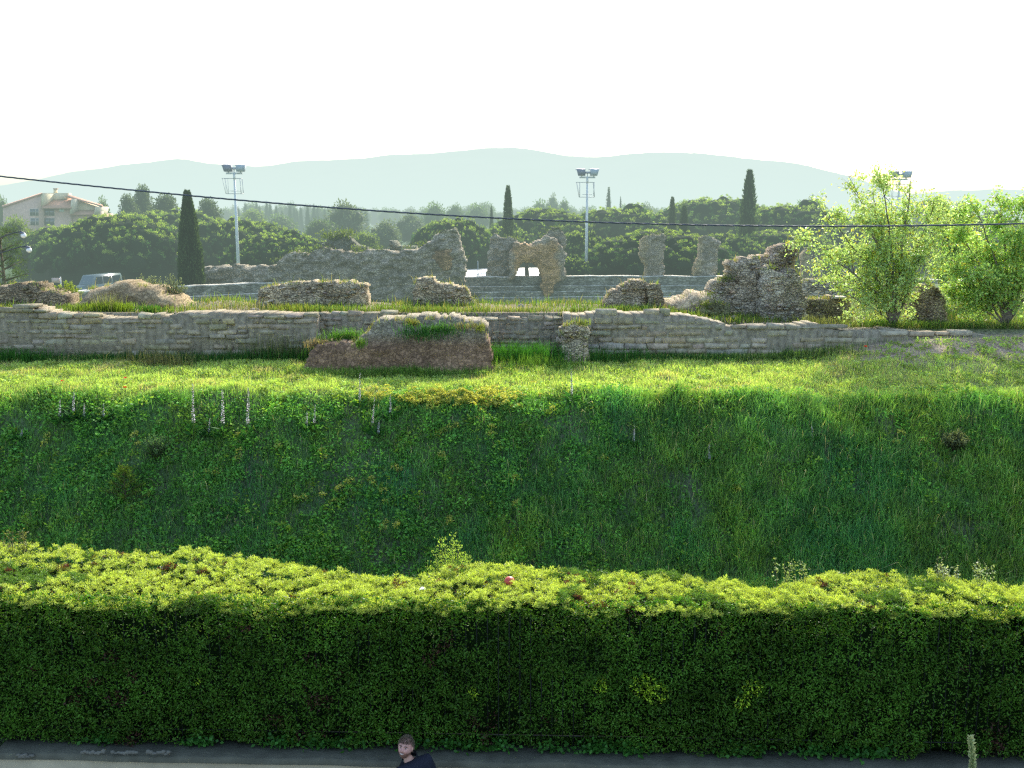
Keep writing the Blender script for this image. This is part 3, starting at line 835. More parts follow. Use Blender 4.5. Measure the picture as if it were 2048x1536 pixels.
def mass(poly, y, thick, cell, col, holes=(), bulge=.18, rough=.06, seed=0, batter=0.0, colfn=None, topcol=None):
    """masonry lump: outline given in photo pixels at depth y, thickness along y, rounded and broken up"""
    W = [P(a, b, y) for a, b in poly]; poly2 = [(p.x, p.z) for p in W]
    H2 = [[(P(a, b, y).x, P(a, b, y).z) for a, b in h] for h in holes]
    x0, x1 = min(p[0] for p in poly2), max(p[0] for p in poly2)
    z0, z1 = min(p[1] for p in poly2), max(p[1] for p in poly2)
    nx, nz = int((x1 - x0) / cell) + 3, int((z1 - z0) / cell) + 3
    cx = x0 - cell + (np.arange(nx) + .5) * cell; cz = z0 - cell + (np.arange(nz) + .5) * cell
    CX, CZ = np.meshgrid(cx, cz)
    wob = cell * 2.2
    qx = CX + wob * fbm(CX / cell * .22, CZ / cell * .22, 0, seed + 1); qz = CZ + wob * fbm(CX / cell * .22, CZ / cell * .22, 5.0, seed + 2)
    ins = inpoly(qx, qz, poly2)
    for h in H2: ins &= ~inpoly(qx, qz, h)
    # distance to the edge, in cells (erosion)
    d = ins.astype(float); cur = ins.copy()
    for k in range(8):
        p = np.pad(cur, 1)
        if True: p[0] = p[1]
        cur = p[1:-1, 1:-1] & p[:-2, 1:-1] & p[2:, 1:-1] & p[1:-1, :-2] & p[1:-1, 2:]
        d += cur
    vx = x0 - cell + np.arange(nx + 1) * cell; vz = z0 - cell + np.arange(nz + 1) * cell
    VX, VZ = np.meshgrid(vx, vz)
    dp = np.pad(d, 1, mode='edge')
    dv = np.minimum(np.minimum(dp[:-1, :-1], dp[1:, :-1]), np.minimum(dp[:-1, 1:], dp[1:, 1:]))
    dm = (dp[:-1, :-1] + dp[1:, :-1] + dp[:-1, 1:] + dp[1:, 1:]) / 4
    edge = np.exp(-dm / 2.2)
    ny = rough * (fbm(VX * 1.3, VZ * 2.0, y, seed + 7, 3) * 1.6 + .8 * vnoise(VX / .33, VZ / .2, 0, seed + 8))
    jx = cell * .3 * vnoise(VX / cell * .9, VZ / cell * .9, 0, seed + 3); jz = cell * .3 * vnoise(VX / cell * .9, VZ / cell * .9, 7, seed + 4)
    hz = (VZ - z0) / max(z1 - z0, .01)
    FY = y + bulge * edge + ny + batter * hz
    BY = y + thick - bulge * edge + ny * .6 - batter * .5 * hz
    nv = VX.size
    c = np.broadcast_to(np.asarray(col, float), (nv, 3)).copy()
    cn = (fbm(VX * .9, VZ * .9, 3.3, seed + 9) * .5 + .5).ravel()[:, None]
    c = c * (.75 + .5 * cn)
    if colfn is not None: c = colfn(VX.ravel(), VZ.ravel(), c)
    V = np.vstack([np.stack([VX + jx, FY, VZ + jz], -1).reshape(-1, 3), np.stack([VX + jx, BY, VZ + jz], -1).reshape(-1, 3)])
    C = np.vstack([c, c])
    r, k = np.nonzero(ins)
    idx = lambda a, b: a * (nx + 1) + b
    Q = [np.stack([idx(r, k), idx(r, k + 1), idx(r + 1, k + 1), idx(r + 1, k)], 1), np.stack([idx(r, k), idx(r + 1, k), idx(r + 1, k + 1), idx(r, k + 1)], 1) + nv]
    pad = np.pad(ins, 1)
    for dr, dk, e in ((-1, 0, ((0, 0), (0, 1))), (1, 0, ((1, 1), (1, 0))), (0, -1, ((1, 0), (0, 0))), (0, 1, ((0, 1), (1, 1)))):
        nb = pad[r + 1 + dr, k + 1 + dk]
        a, b = r[~nb], k[~nb]
        i1 = idx(a + e[0][0], b + e[0][1]); i2 = idx(a + e[1][0], b + e[1][1])
        Q.append(np.stack([i2, i1, i1 + nv, i2 + nv], 1))
    Q = np.vstack(Q)
    used, inv = np.unique(Q.ravel(), return_inverse=True)
    return Geo().add(V[used], inv.reshape(-1, 4), col=C[used])

RIM = []
def proud_stones(g, poly, y, col, dens, seed, up=0.0):
    """single stones standing out of the face"""
    rs = np.random.default_rng(seed + 500)
    q = [(P(a, b, y).x, P(a, b, y).z) for a, b in poly]
    xs = [p[0] for p in q]; zs = [p[1] for p in q]
    n = int(dens * (max(xs) - min(xs)) * (max(zs) - min(zs)))
    px = rs.uniform(min(xs), max(xs), n); pz = rs.uniform(min(zs), max(zs), n)
    pz = np.round(pz / .115) * .115 + rs.normal(0, .014, n)
    ok = inpoly(px, pz, q) & inpoly(px, pz + .06, q) & inpoly(px - .09, pz, q) & inpoly(px + .09, pz, q)
    for x, z in zip(px[ok], pz[ok]):
        w_, h_, d_ = rs.uniform(.08, .21), rs.uniform(.045, .075), rs.uniform(.0, .075)
        c = np.array(col) * rs.uniform(.7, 1.35) * np.array([1 + rs.normal(0, .06), 1, 1 + rs.normal(0, .07)])
        V = np.array([(x + a * w_ / 2 * f, y - d_ * (f < 1) + (f == 1) * .06 + (k == 1) * .3, z + b * h_ / 2 * f) for k, f in ((1, 1.0), (0, 1.0), (0, .8)) for a, b in ((-1, -1), (1, -1), (1, 1), (-1, 1))])
        V = V + rs.normal(0, .009, V.shape)
        Q = [(8, 9, 10, 11)] + [(i + j, i + (j + 1) % 4, i + 4 + (j + 1) % 4, i + 4 + j) for i in (0, 4) for j in range(4)]
        g.add(V, Q, col=c)
def ruin(name, label, cat, poly, y, thick, cell, col, mat='rubble', group=None, part=None, **kw):
    near = y < 40
    if near: col = tuple(np.array(col) * np.array([1.28, 1.2, 1.08]))
    if near and mat == 'rubble': kw.setdefault('bulge', .08)
    g = mass(poly, y, thick, cell, col, **kw)
    if near:
        RIM.append((poly, y + thick * .35))
        if mat == 'rubble': proud_stones(g, poly, y, col, 34, kw.get('seed', 0))
    o = g.obj(name, M[mat])
    return tag(o, label, cat, group)

GR = 'ruined masonry blocks on the ground above the wall'
C1 = (.30, .27, .215)
ruin('masonry_block', 'weathered low masonry block at far left above the wall', 'ruin', [(-40, 625), (-30, 578), (20, 569), (75, 570), (80, 578), (130, 590), (140, 620)], 28.9, 1.0, .05, (.31, .27, .19), group=GR, seed=1)
ruin('rubble_mound', 'grassy rubble mound in front of the parked vehicles', 'mound', [(140, 625), (165, 590), (175, 579), (215, 572), (240, 566), (260, 572), (290, 573), (330, 590), (350, 600), (375, 628)], 28.6, 1.8, .05, (.34, .28, .18), 'earth', GR, seed=2, bulge=.5, rough=.12)
ruin('masonry_block', 'pale long masonry block with squared right end in front of the left ruin', 'ruin', [(505, 622), (518, 582), (545, 571), (600, 568), (640, 564), (680, 566), (716, 565), (718, 573), (731, 571), (735, 622)], 28.8, .9, .045, (.44, .39, .28), group=GR, seed=3)
ruin('masonry_block', 'rounded two humped masonry block left of the seating rows', 'ruin', [(824, 622), (827, 572), (832, 561), (866, 557), (873, 567), (905, 569), (932, 577), (940, 590), (952, 622)], 28.9, .9, .045, (.43, .38, .27), group=GR, seed=4)
ruin('masonry_block', 'craggy rubble lump joined to the square pillar', 'ruin', [(1207, 635), (1211, 597), (1224, 586), (1240, 576), (1262, 563), (1278, 561), (1290, 566), (1298, 572), (1302, 640)], 28.5, 1.0, .04, (.40, .35, .25), group=GR, seed=5, rough=.1)
ruin('square_pillar', 'short square stone pillar at the right of the craggy lump', 'pillar', [(1296, 640), (1296, 569), (1311, 568), (1325, 568), (1327, 640)], 28.2, .6, .04, (.33, .30, .21), group=GR, seed=6, bulge=.03, rough=.02)
ruin('rubble_mound', 'smooth pale earth mound left of the tall ruin', 'mound', [(1322, 640), (1330, 606), (1350, 600), (1378, 590), (1400, 585), (1430, 584), (1452, 640)], 28.8, 1.6, .05, (.48, .41, .29), 'earth', GR, seed=7, bulge=.6, rough=.05)
TC = (.60, .51, .36)
tru = thing('tall_ruin', 'tallest near ruin, three broken upright pieces beside the bright young tree', 'ruin', P(1520, 655, 29), GR)
TP = [('left_fragment', [(1412, 655), (1418, 602), (1424, 577), (1434, 563), (1452, 556), (1461, 552), (1459, 531), (1468, 522), (1477, 524), (1490, 513), (1499, 519), (1520, 517), (1525, 540), (1530, 655)], 29.0, 1.0, .09, 8, TC),
      ('rear_fragment', [(1515, 655), (1512, 525), (1530, 512), (1541, 519), (1546, 506), (1554, 496), (1563, 489), (1576, 486), (1591, 491), (1598, 505), (1593, 521), (1594, 548), (1590, 655)], 29.4, 1.0, .1, 28, (.58, .46, .33)),
      ('front_fragment', [(1524, 658), (1522, 560), (1529, 540), (1541, 533), (1552, 541), (1570, 547), (1590, 540), (1601, 552), (1603, 570), (1608, 590), (1616, 600), (1621, 658)], 28.5, .9, .08, 48, (.64, .56, .41))]
for nm, pl_, yy, tk, rg, sd, cc in TP:
    g = mass(pl_, yy, tk, .042, cc, seed=sd, rough=rg, bulge=.07)
    proud_stones(g, pl_, yy, cc, 36, sd)
    o = g.obj(nm, M['rubble'], tru); o.location = -Vector(tru.location)
    RIM.append((pl_, yy + .3))
ruin('tall_ruin_plinth', 'mossy slab at the foot of the tall ruin', 'ruin', [(1405, 650), (1406, 618), (1422, 602), (1460, 612), (1470, 650)], 28.2, .7, .04, (.24, .25, .14), group=GR, seed=18, rough=.05)
ruin('masonry_block', 'dark low wall stub between the tall ruin and the bright young tree', 'ruin', [(1600, 660), (1604, 600), (1625, 598), (1692, 597), (1702, 605), (1706, 665)], 28.8, .8, .045, (.27, .25, .17), group=GR, seed=9)
p = P(1676, 596, 28.95)
g = Geo().box(-.22, .22, -.15, .3, 0, .05, (.62, .58, .5))
tag(g.obj('stone_slab', M['concrete'], loc=(p.x, p.y, p.z - .01)), 'pale flat slab lying on the dark low wall stub', 'slab')
ruin('masonry_block', 'dark rounded wall stub between the two bright trees', 'ruin', [(1826, 665), (1834, 602), (1845, 581), (1860, 573), (1880, 576), (1892, 600), (1897, 670)], 28, .9, .045, (.33, .28, .19), group=GR, seed=10, rough=.09)

def earthcol(x, z, c):
    f = sst(.5, .75, (z - z.min()) / (z.max() - z.min()))[:, None]
    return np.array([.29, .185, .11]) * (1 - f) + np.array([.36, .315, .22]) * f + (c - c.mean(0)) * .8
ruin('earth_block', 'broad reddish earth and masonry block in front of the wall', 'ruin', [(600, 760), (612, 712), (625, 697), (660, 690), (700, 688), (728, 676), (745, 650), (768, 642), (850, 638), (900, 640), (960, 646), (970, 657), (978, 690), (990, 760)], 24.3, 1.9, .045, (.24, .2, .15), 'earth', seed=11, rough=.07, bulge=.1, batter=.5, colfn=earthcol)
ruin('pillar_stump', 'pale knobbly stone pillar stump standing in grass before the wall', 'pillar', [(1124, 745), (1126, 670), (1119, 661), (1126, 652), (1150, 648), (1174, 655), (1181, 663), (1178, 700), (1180, 745)], 25.1, .55, .035, (.52, .46, .34), seed=12, rough=.09, bulge=.08)

ruin('low_wall', 'low grey masonry wall beyond the bright young tree', 'ruined wall', [(1592, 640), (1598, 566), (1622, 561), (1655, 558), (1700, 563), (1740, 572), (1840, 580), (1900, 582), (1905, 640)], 36, 1.0, .06, (.38, .36, .28), 'rubble_far', seed=61, rough=.1)
# loose stones on the plateau
lab = {0: 'pale loose boulder lying on the grassy wall top left of centre', 1: 'small flat stone on the wall top at left', 2: 'loose stone on the wall top near the rounded block', 3: 'reddish stone perched on the right run of the wall'}
for i, (px, py, w_, h_) in enumerate(((683, 603, 26, 10), (510, 618, 18, 6), (1042, 612, 12, 12), (1469, 634, 14, 9))):
    p = hit_ground(px, py + h_ / 2, 26.3, 40)
    sx, sz = w_ / 2010 * p.y / 2, h_ / 2010 * p.y / 2
    g = Geo().sphere((0, 0, sz * .6), (sx, sx * .8, sz * 1.1), 10, 7, (.36, .32, .26) if i != 3 else (.38, .27, .22), .35)
    tag(g.obj('loose_stone', M['stone'], loc=p), lab[i], 'stone', 'loose stones on the wall top')

# ------------------------------------------------------------------ the amphitheatre
def stands():
    t = thing('stone_seating', 'curved rows of stone seats on the far side of the arena', 'seating', (EX, EY, 0))
    ths = np.radians(np.linspace(8, 160, 200))
    def ring(r): return np.stack([(EA + r) * np.cos(ths), (EB + r) * np.sin(ths)], 1)
    z = -1.05; r = 0.0
    rises = [.42, .42, .42, .42, .42, .42, .74]; treads = [.62, .62, .62, .62, .62, .62, 1.4]
    for k in range(7):
        a, b = ring(r), ring(r + treads[k] + .05)
        z1 = z + rises[k]
        n = len(ths)
        jit = .018 * fbm(ths * 90, k * 3.1, 0, 5) + (.10 * np.clip(fbm(ths * 26, 1.0, 0, 88), -1, .4) if k == 6 else 0)
        V = []
        nose = np.full(n, .055)
        V += [(p[0], p[1], z) for p in a]
        V += [(p[0], p[1], z1 - .06 + q) for p, q in zip(a, jit)]
        V += [(p[0] * (1 - .0006), p[1] * (1 - .0006), z1 + q) for p, q in zip(a, jit)]
        V += [(p[0], p[1], z1 + q) for p, q in zip(b, jit)]
        V += [(p[0], p[1], z - 1.2) for p in b]
        Q = []
        for i in range(n - 1):
            for s_ in range(4):
                Q.append((s_ * n + i + 1, s_ * n + i, (s_ + 1) * n + i, (s_ + 1) * n + i + 1))
        c = np.ones((5 * n, 3)) * np.array([.27, .265, .21])
        c *= (.8 + .4 * (fbm(np.tile(ths * 40, 5), k, 0, 6) * .5 + .5))[:, None]
        c[2 * n:4 * n] = np.array([.62, .60, .50])  # pale stone edges, treads brightened in colour to read as sunlit
        Geo().add(V, Q, col=c).obj('seat_row', M['seat'], t)
        z = z1; r += treads[k]
stands()

CF = (.42, .37, .27); CO = (.66, .42, .20)
FG = 'tall ruined piers on the far rim of the arena'
def topmoss(x, z, c):
    fx = (x - x.min()) / (x.max() - x.min())
    if x.max() - x.min() < 4:
        o_ = (1 - sst(.18, .36, fx + .06 * vnoise(z * 1.5, z * 0)))[:, None] * .8
        c = c * (1 - o_) + np.array([.58, .45, .25]) * o_
    f = sst(.86, 1.0, (z - z.min()) / (z.max() - z.min()))[:, None] * .7
    return c * (1 - f) + np.array([.13, .16, .06]) * f
def vaultcol(x, z, c):
    fx = (x - x.min()) / (x.max() - x.min()); fz = (z - z.min()) / (z.max() - z.min())
    n_ = .12 * fbm(x * 1.5, z * 1.5, 0, 4)
    g_ = np.maximum(np.maximum(1 - sst(.05, .16, fx + n_), sst(.80, .90, fx + n_)), sst(.80, .92, fz + n_))[:, None] * .9
    return c * (1 - g_) + np.array(CF) * g_ * (c.mean(1) / c.mean())[:, None]
ar = thing('ruined_arch', 'ruined arch with broken vault between two ragged piers on the far rim', 'ruin', P(1052, 560, 88), FG)
off = -Vector(ar.location)
o = mass([(972, 575), (974, 520), (977, 505), (981, 478), (986, 469), (1000, 473), (1018, 476), (1032, 477), (1038, 492), (1055, 491), (1072, 488), (1084, 481), (1098, 461), (1110, 456), (1124, 459), (1132, 474), (1131, 575)], 88, 1.8, .11, CF,
         holes=[[(1026, 566), (1028, 534), (1034, 525), (1046, 520), (1061, 520), (1071, 527), (1079, 545), (1080, 566)]], seed=31, rough=.22, bulge=.3, colfn=topmoss).obj('arch_wall', M['rubble_far'], ar); o.location = off
o = mass([(1018, 562), (1020, 505), (1030, 489), (1050, 490), (1072, 486), (1090, 474), (1112, 478), (1130, 500), (1131, 560), (1112, 566), (1103, 588), (1094, 600), (1087, 590), (1082, 560), (1078, 540), (1066, 526), (1046, 526), (1033, 536), (1029, 562)], 84.4, 4.2, .11, CO, seed=32, rough=.22, bulge=.35, colfn=vaultcol).obj('broken_vault', M['rubble_far'], ar); o.location = off
ruin('ruined_pier', 'ragged leaning pier on the far rim right of the floodlight', 'ruin', [(1296, 600), (1290, 532), (1282, 515), (1281, 497), (1285, 480), (1296, 470), (1316, 469), (1327, 466), (1332, 474), (1328, 520), (1330, 575), (1310, 600)], 87.6, 1.8, .11, (.42, .35, .25), 'rubble_far', FG, seed=33, rough=.22, bulge=.3, colfn=topmoss)
ruin('ruined_pier', 'ragged pier on the far rim left of the tall near ruin', 'ruin', [(1398, 580), (1390, 540), (1400, 520), (1402, 478), (1414, 472), (1430, 474), (1442, 484), (1437, 505), (1436, 530), (1428, 580)], 87.4, 1.8, .11, (.40, .34, .25), 'rubble_far', FG, seed=34, rough=.22, bulge=.3, colfn=topmoss)
ruin('ruined_pier', 'square pier on the far rim half hidden by the bright tree', 'ruin', [(1610, 610), (1609, 505), (1620, 496), (1640, 500), (1648, 540), (1652, 610)], 84, 1.6, .11, (.40, .35, .26), 'rubble_far', FG, seed=35, rough=.15, bulge=.2, colfn=topmoss)
lr = thing('long_ruin', 'long ruined outer wall with mossy broken top at left of the arch', 'ruin', P(650, 580, 80), FG)
off = -Vector(lr.location)
o = mass([(370, 606), (388, 575), (397, 546), (408, 535), (460, 532), (520, 533), (548, 531), (560, 517), (575, 508), (592, 504), (612, 509), (640, 497), (680, 502), (720, 505), (755, 500), (790, 502), (830, 498), (852, 492), (868, 474), (893, 459), (909, 455), (917, 470), (921, 500), (932, 524), (930, 552), (926, 600)], 80, 2.2, .11, CF, seed=36, rough=.3, bulge=.45, colfn=topmoss).obj('outer_wall', M['rubble_far'], lr); o.location = off
o = mass([(632, 520), (640, 492), (656, 478), (662, 471), (682, 466), (698, 474), (715, 494), (745, 500), (775, 500), (778, 482), (790, 478), (800, 492), (830, 492), (832, 530), (640, 530)], 83.5, 2.2, .11, (.25, .25, .18), seed=37, rough=.3, bulge=.4, colfn=topmoss).obj('rear_wall', M['rubble_far'], lr); o.location = off
o = mass([(862, 515), (872, 500), (900, 498), (908, 520), (903, 540), (890, 545), (880, 535)], 79.7, .6, .11, (.42, .27, .14), seed=38, rough=.15, bulge=.3).obj('exposed_core', M['rubble_far'], lr); o.location = off
# weeds rooted on the far and near ruin tops
def rim_weeds():
    g = Geo()
    spots = [(660, 474, 83.6, 1.2, 90), (690, 470, 83.6, 1.2, 110), (590, 505, 80.6, .9, 50), (612, 508, 80.6, .9, 40), (720, 500, 80.6, 1.0, 60), (760, 500, 80.6, .8, 40), (850, 490, 80.6, .8, 50), (880, 466, 80.7, .7, 40), (640, 498, 80.6, .9, 50), (815, 497, 80.6, .7, 40),
             (1018, 476, 88.5, .7, 40), (1030, 477, 88.5, .7, 50), (1110, 457, 88.6, .7, 50), (1098, 462, 88.6, .7, 40), (1090, 474, 88.6, .7, 40), (1316, 468, 88, .5, 30), (1420, 472, 88, .5, 30), (555, 520, 80.5, .7, 30), (925, 515, 80.5, .6, 30), (990, 470, 88.5, .5, 25),
             (600, 567, 29.2, .22, 40), (570, 570, 29.2, .2, 30), (885, 566, 29.2, .18, 30), (1455, 553, 29.0, .25, 40), (1448, 560, 28.8, .3, 45), (1420, 590, 28.6, .3, 40), (945, 595, 29.2, .25, 50), (1530, 540, 28.6, .18, 40), (1600, 560, 28.6, .2, 40), (1410, 610, 28.2, .3, 60), (1155, 642, 26.7, .25, 60), (1240, 600, 28.95, .15, 25), (1285, 585, 28.95, .15, 25), (1545, 535, 28.6, .2, 30)]
    for px, py, y, s_, k in spots:
        p = P(px, py, y); k = int(k * 2); s_ = s_ * .62
        c = np.array([[p.x, p.y, p.z]]) + rng.normal(0, 1, (k, 3)) * np.array([[s_ * .7, s_ * .4, s_ * .3]])
        leaf_tone = rng.uniform(.6, 1.4, (k, 1))  # random tone per leaf
        g.leaves(c, np.stack([rng.normal(0, .6, k), rng.normal(0, .6, k), np.abs(rng.normal(.7, .5, k))], 1), s_ * rng.uniform(.2, .45, k), s_ * rng.uniform(.1, .2, k), np.array([.12, .17, .04]) * leaf_tone)
    for px, py, y, wx, hh, k, hgt, col in ((850, 668, 24.5, 55, 14, 500, .16, (.08, .24, .05)), (885, 662, 24.5, 40, 10, 250, .14, (.10, .26, .05)), (690, 688, 25.2, 45, 6, 500, .40, (.12, .28, .05)), (825, 650, 24.7, 16, 4, 120, .16, (.34, .36, .10)),
                                 (640, 694, 25.0, 26, 3, 200, .22, (.32, .26, .16)), (930, 655, 24.6, 40, 5, 150, .12, (.3, .3, .14)), (722, 690, 24.4, 14, 8, 160, .14, (.2, .36, .06)), (1160, 650, 25.3, 22, 3, 120, .18, (.26, .34, .08)), (962, 660, 24.6, 10, 8, 90, .14, (.3, .36, .1))):
        B = np.array([tuple(P(px + rng.normal(0, wx * .5), py + rng.normal(0, hh * .5), y)) for i in range(k)])
        g.blades(B, hgt * rng.uniform(.5, 1.2, k), .014, np.array(col) * rng.uniform(.6, 1.35, (k, 1)), .5)
    for poly, y in RIM:
        ys_ = [b for a, b in poly]; lim = min(ys_) + .55 * (max(ys_) - min(ys_))
        for (a, b), (c_, d_) in zip(poly, poly[1:] + poly[:1]):
            if b > lim or d_ > lim: continue
            k = int(abs(c_ - a) * 3.2)
            f = rng.random(k); q = fbm(f * abs(c_ - a) / 14 + a, f * 0, 0, 7) > -.12
            B = np.array([tuple(P(a + (c_ - a) * t_, b + (d_ - b) * t_ + 1.5, y + rng.normal(0, .18))) for t_ in f[q]])
            if len(B) == 0: continue
            k = len(B)
            cc = np.where((rng.random(k) < .5)[:, None], np.array([[.22, .32, .08]]), np.array([[.36, .33, .15]])) * rng.uniform(.6, 1.3, (k, 1))
            g.blades(B, rng.uniform(.04, .17, k) * (1 + 1.2 * (rng.random(k) < .06)), .013, cc, .5)
    return g
tag(rim_weeds().obj('ruin_weeds', M['leaf']), 'small green weeds rooted along the tops of the ruins', 'weeds', kind='stuff')

# pale road bend seen through the arch
g = Geo()
pts = [(P(900, 560, 1).x, 0)]
V = []; Q = []
for i, x in enumerate(np.linspace(-14, 12, 14)):
    V += [(x, 99 + .02 * x * x * .2, .2), (x, 101.5 + .02 * x * x * .2, 1.25), (x, 118 + .1 * x, 1.3), (x, 119 + .1 * x, .2)]
for i in range(13):
    for k in range(3): Q.append((i * 4 + k, i * 4 + 4 + k, i * 4 + 5 + k, i * 4 + 1 + k))
struct(Geo().add(V, Q, col=(.85, .82, .72)).obj('road', M['concrete']))

b = P(1054, 560, 98); b.z = .6
t = thing('pine_tree', 'dark tree trunk standing in the opening of the ruined arch', 'pine tree', b)
Geo().tube([(0, 0, -.4), (.02, 0, .8), (-.05, 0, 1.9), (.1, 0, 3.0)], [.26, .22, .18, .12], 8, (.07, .055, .04)).obj('trunk', M['bark'], t)
g = Geo(); n = 900; d_ = rng.normal(size=(n, 3)); d_ /= np.linalg.norm(d_, axis=1)[:, None]
g.leaves(np.array([.1, 0, 3.2]) + d_ * np.array([1.6, 1.2, .5]) * rng.uniform(.5, 1, (n, 1)), d_, .3, .1, np.array([.09, .15, .05]) * rng.uniform(.6, 1.3, (n, 1)))
g.obj('crown', M['needle'], t)

# ------------------------------------------------------------------ floodlights
def flood(px, pyb, pyt, y, label, first=None):
    b = P(px, pyb, y); b.z = 1.2
    top = P(px, pyt, y).z
    t = thing('floodlight_mast', label, 'floodlight', b, 'floodlight masts around the arena')
    h = top - b.z
    st = (.56, .60, .60); dk = (.17, .19, .24)
    Geo().tube([(0, 0, -.3), (0, 0, h * .5), (0, 0, h)], [.17, .14, .09], 10, st).obj('mast', M['metal'], t)
    g = Geo().box(-.78, .78, -.06, .06, h - .02, h + .14, st)
    g.tube([(0, 0, h - .5), (0, 0, h + .06)], .12, 8, st)
    g.obj('crossbar', M['metal'], t)
    for sx, tilt in ((-.55, -.25), (.62, .25)):
        g = Geo()
        w, d = .42, .35
        zz = h + .22
        V = [(-w * .8, -d, zz), (w * .8, -d, zz), (w * .8, d, zz), (-w * .8, d, zz), (-w, -d, zz + .6), (w, -d, zz + .6), (w, d, zz + .72), (-w, d, zz + .72)]
        V = [(x + sx + tilt * (z - zz) * .6, y_ , z) for x, y_, z in V]
        g.add(V, [(0, 1, 2, 3), (4, 7, 6, 5), (0, 4, 5, 1), (1, 5, 6, 2), (2, 6, 7, 3), (3, 7, 4, 0)], col=dk if sx < 0 else (.36, .42, .46))
        g.box(sx - .62 + (sx > 0) * .1, sx - .2, -.03, .03, zz + .54, zz + .6, dk)
        g.box(sx - .05, sx + .05, -.05, .05, h + .12, zz + .02, st)
        g.obj('lamp_head', M['metal'], t)
    Geo().box(.0 - .3, .3, -.16, .16, h + .42, h + .62, (.4, .42, .46)).tube([(0, 0, h), (0, 0, h + .45)], .05, 6, st).obj('lamp_head', M['metal'], t)
    g = Geo(); z0, z1 = h - 1.85, h - .42
    gc = (.42, .45, .46)
    for a, bq in (((-.78, z0), (.72, z0)), ((-1.12, z1), (.7, z1)), ((-.78, z0), (-1.05, z1)), ((-.74, z0), (-.74, z1)), ((.72, z0), (.6, z1)), ((-.45, z0 + .25), (.45, z0 + .25)), ((.66, z0), (.66, z1))):
        for yy in (-.4, .4): g.tube([(a[0], yy, a[1]), (bq[0], yy, bq[1])], .018, 4, gc)
    for a in ((-.78, z0), (.72, z0), (-1.1, z1), (.7, z1)):
        g.tube([(a[0], -.4, a[1]), (a[0], .4, a[1])], .018, 4, gc)
    g.tube([(-.78, 0, z0), (.72, 0, z0)], .03, 4, gc)
    g.obj('service_cage', M['metal'], t)
    return t
flood(478, 560, 348, 98, 'floodlight mast at left with dark lamp heads against the hills')
flood(1172, 570, 356, 101, 'floodlight mast in the centre right of the ruined arch')
flood(1786, 570, 360, 101, 'floodlight mast behind the bright young tree with only its lamps showing')

# ------------------------------------------------------------------ overhead cable
g = Geo()
cp = [(-330, 316), (0, 352), (150, 368), (300, 384), (480, 401), (640, 414), (820, 426), (1000, 436), (1180, 444), (1350, 449), (1550, 452), (1700, 452), (1900, 450), (2048, 448), (2350, 438)]
ax = np.array([c[0] for c in cp], float); ay = np.array([c[1] for c in cp], float)
from numpy import polyfit, polyval
co_ = polyfit(ax, ay, 4)
us = np.linspace(-330, 2350, 900)
dep = np.interp(us, [-330, 2350], [15.2, 12.8])
pts = np.array([tuple(P(u, polyval(co_, u), d_)) for u, d_ in zip(us, dep)])
ph = np.cumsum(np.r_[0, np.linalg.norm(np.diff(pts, axis=0), axis=1)]) * 2 * PI / .5
for k in range(3):
    off = np.stack([0 * ph, np.cos(ph + k * 2 * PI / 3), np.sin(ph + k * 2 * PI / 3)], 1) * .0068
    g.tube(pts + off, .006, 5, (.10, .11, .12))
tag(g.obj('overhead_cable', M['cable'], smooth=True), 'dark twisted overhead cable sagging across the whole view', 'cable')

# ------------------------------------------------------------------ cypress, pines and other trees
def cypress_geo(h, r, seed, nl=5200, tipc=(.09, .14, .05), basec=(.035, .065, .03), ragged=.12, flat=.3):
    rs = np.random.default_rng(seed)
    crown, trunk = Geo(), Geo()
    def rad(f): return r * np.clip(np.minimum(1, (f + .06) / .2) ** .6 * np.clip(1 - f, 0, 1) ** .62 * 1.28, 0, 1.05) * (1 - .25 * flat)
    zz = np.linspace(.02, .97, 16)
    V = []; Q = []
    for i, f in enumerate(zz):
        for k in range(10):
            a = k * 2 * PI / 10; rr = rad(f) * .78 * (1 + .12 * math.sin(a * 3 + f * 9 + seed))
            V.append((math.cos(a) * rr, math.sin(a) * rr, f * h))
    for i in range(15):
        for k in range(10): Q.append((i * 10 + k, i * 10 + (k + 1) % 10, i * 10 + 10 + (k + 1) % 10, i * 10 + 10 + k))
    crown.add(V, Q, col=np.array(basec) * .45)
    f = rs.random(nl) ** 1.15 * .99; a = rs.uniform(0, 2 * PI, nl)
    lump = 1 + ragged * (vnoise(np.cos(a) * 2.2 + seed, np.sin(a) * 2.2, f * h * .9, seed) + .8 * vnoise(np.cos(a) * 5, np.sin(a) * 5, f * h * 2.2, seed + 1))
    rr = rad(f) * lump * rs.uniform(.78, 1.02, nl)
    C = np.stack([np.cos(a) * rr, np.sin(a) * rr, f * h], 1)
    D = np.stack([np.cos(a) * .45 + rs.normal(0, .15, nl), np.sin(a) * .45 + rs.normal(0, .15, nl), np.ones(nl)], 1)
    tone = np.clip(.55 + .9 * (lump - 1 + .2) * 2 + rs.normal(0, .25, nl), .3, 1.6)
    mixf = rs.random(nl)[:, None] ** 2
    c = (np.array(basec) * (1 - mixf) + np.array(tipc) * mixf) * tone[:, None]
    s_ = r * .32
    crown.leaves(C, D, rs.uniform(.6, 1.3, nl) * s_, rs.uniform(.2, .4, nl) * s_, c)
    trunk.tube([(0, 0, -.3), (0, 0, h * .15), (0, 0, h * .7)], [r * .18, r * .14, r * .05], 7, (.12, .09, .06))
    return crown, trunk
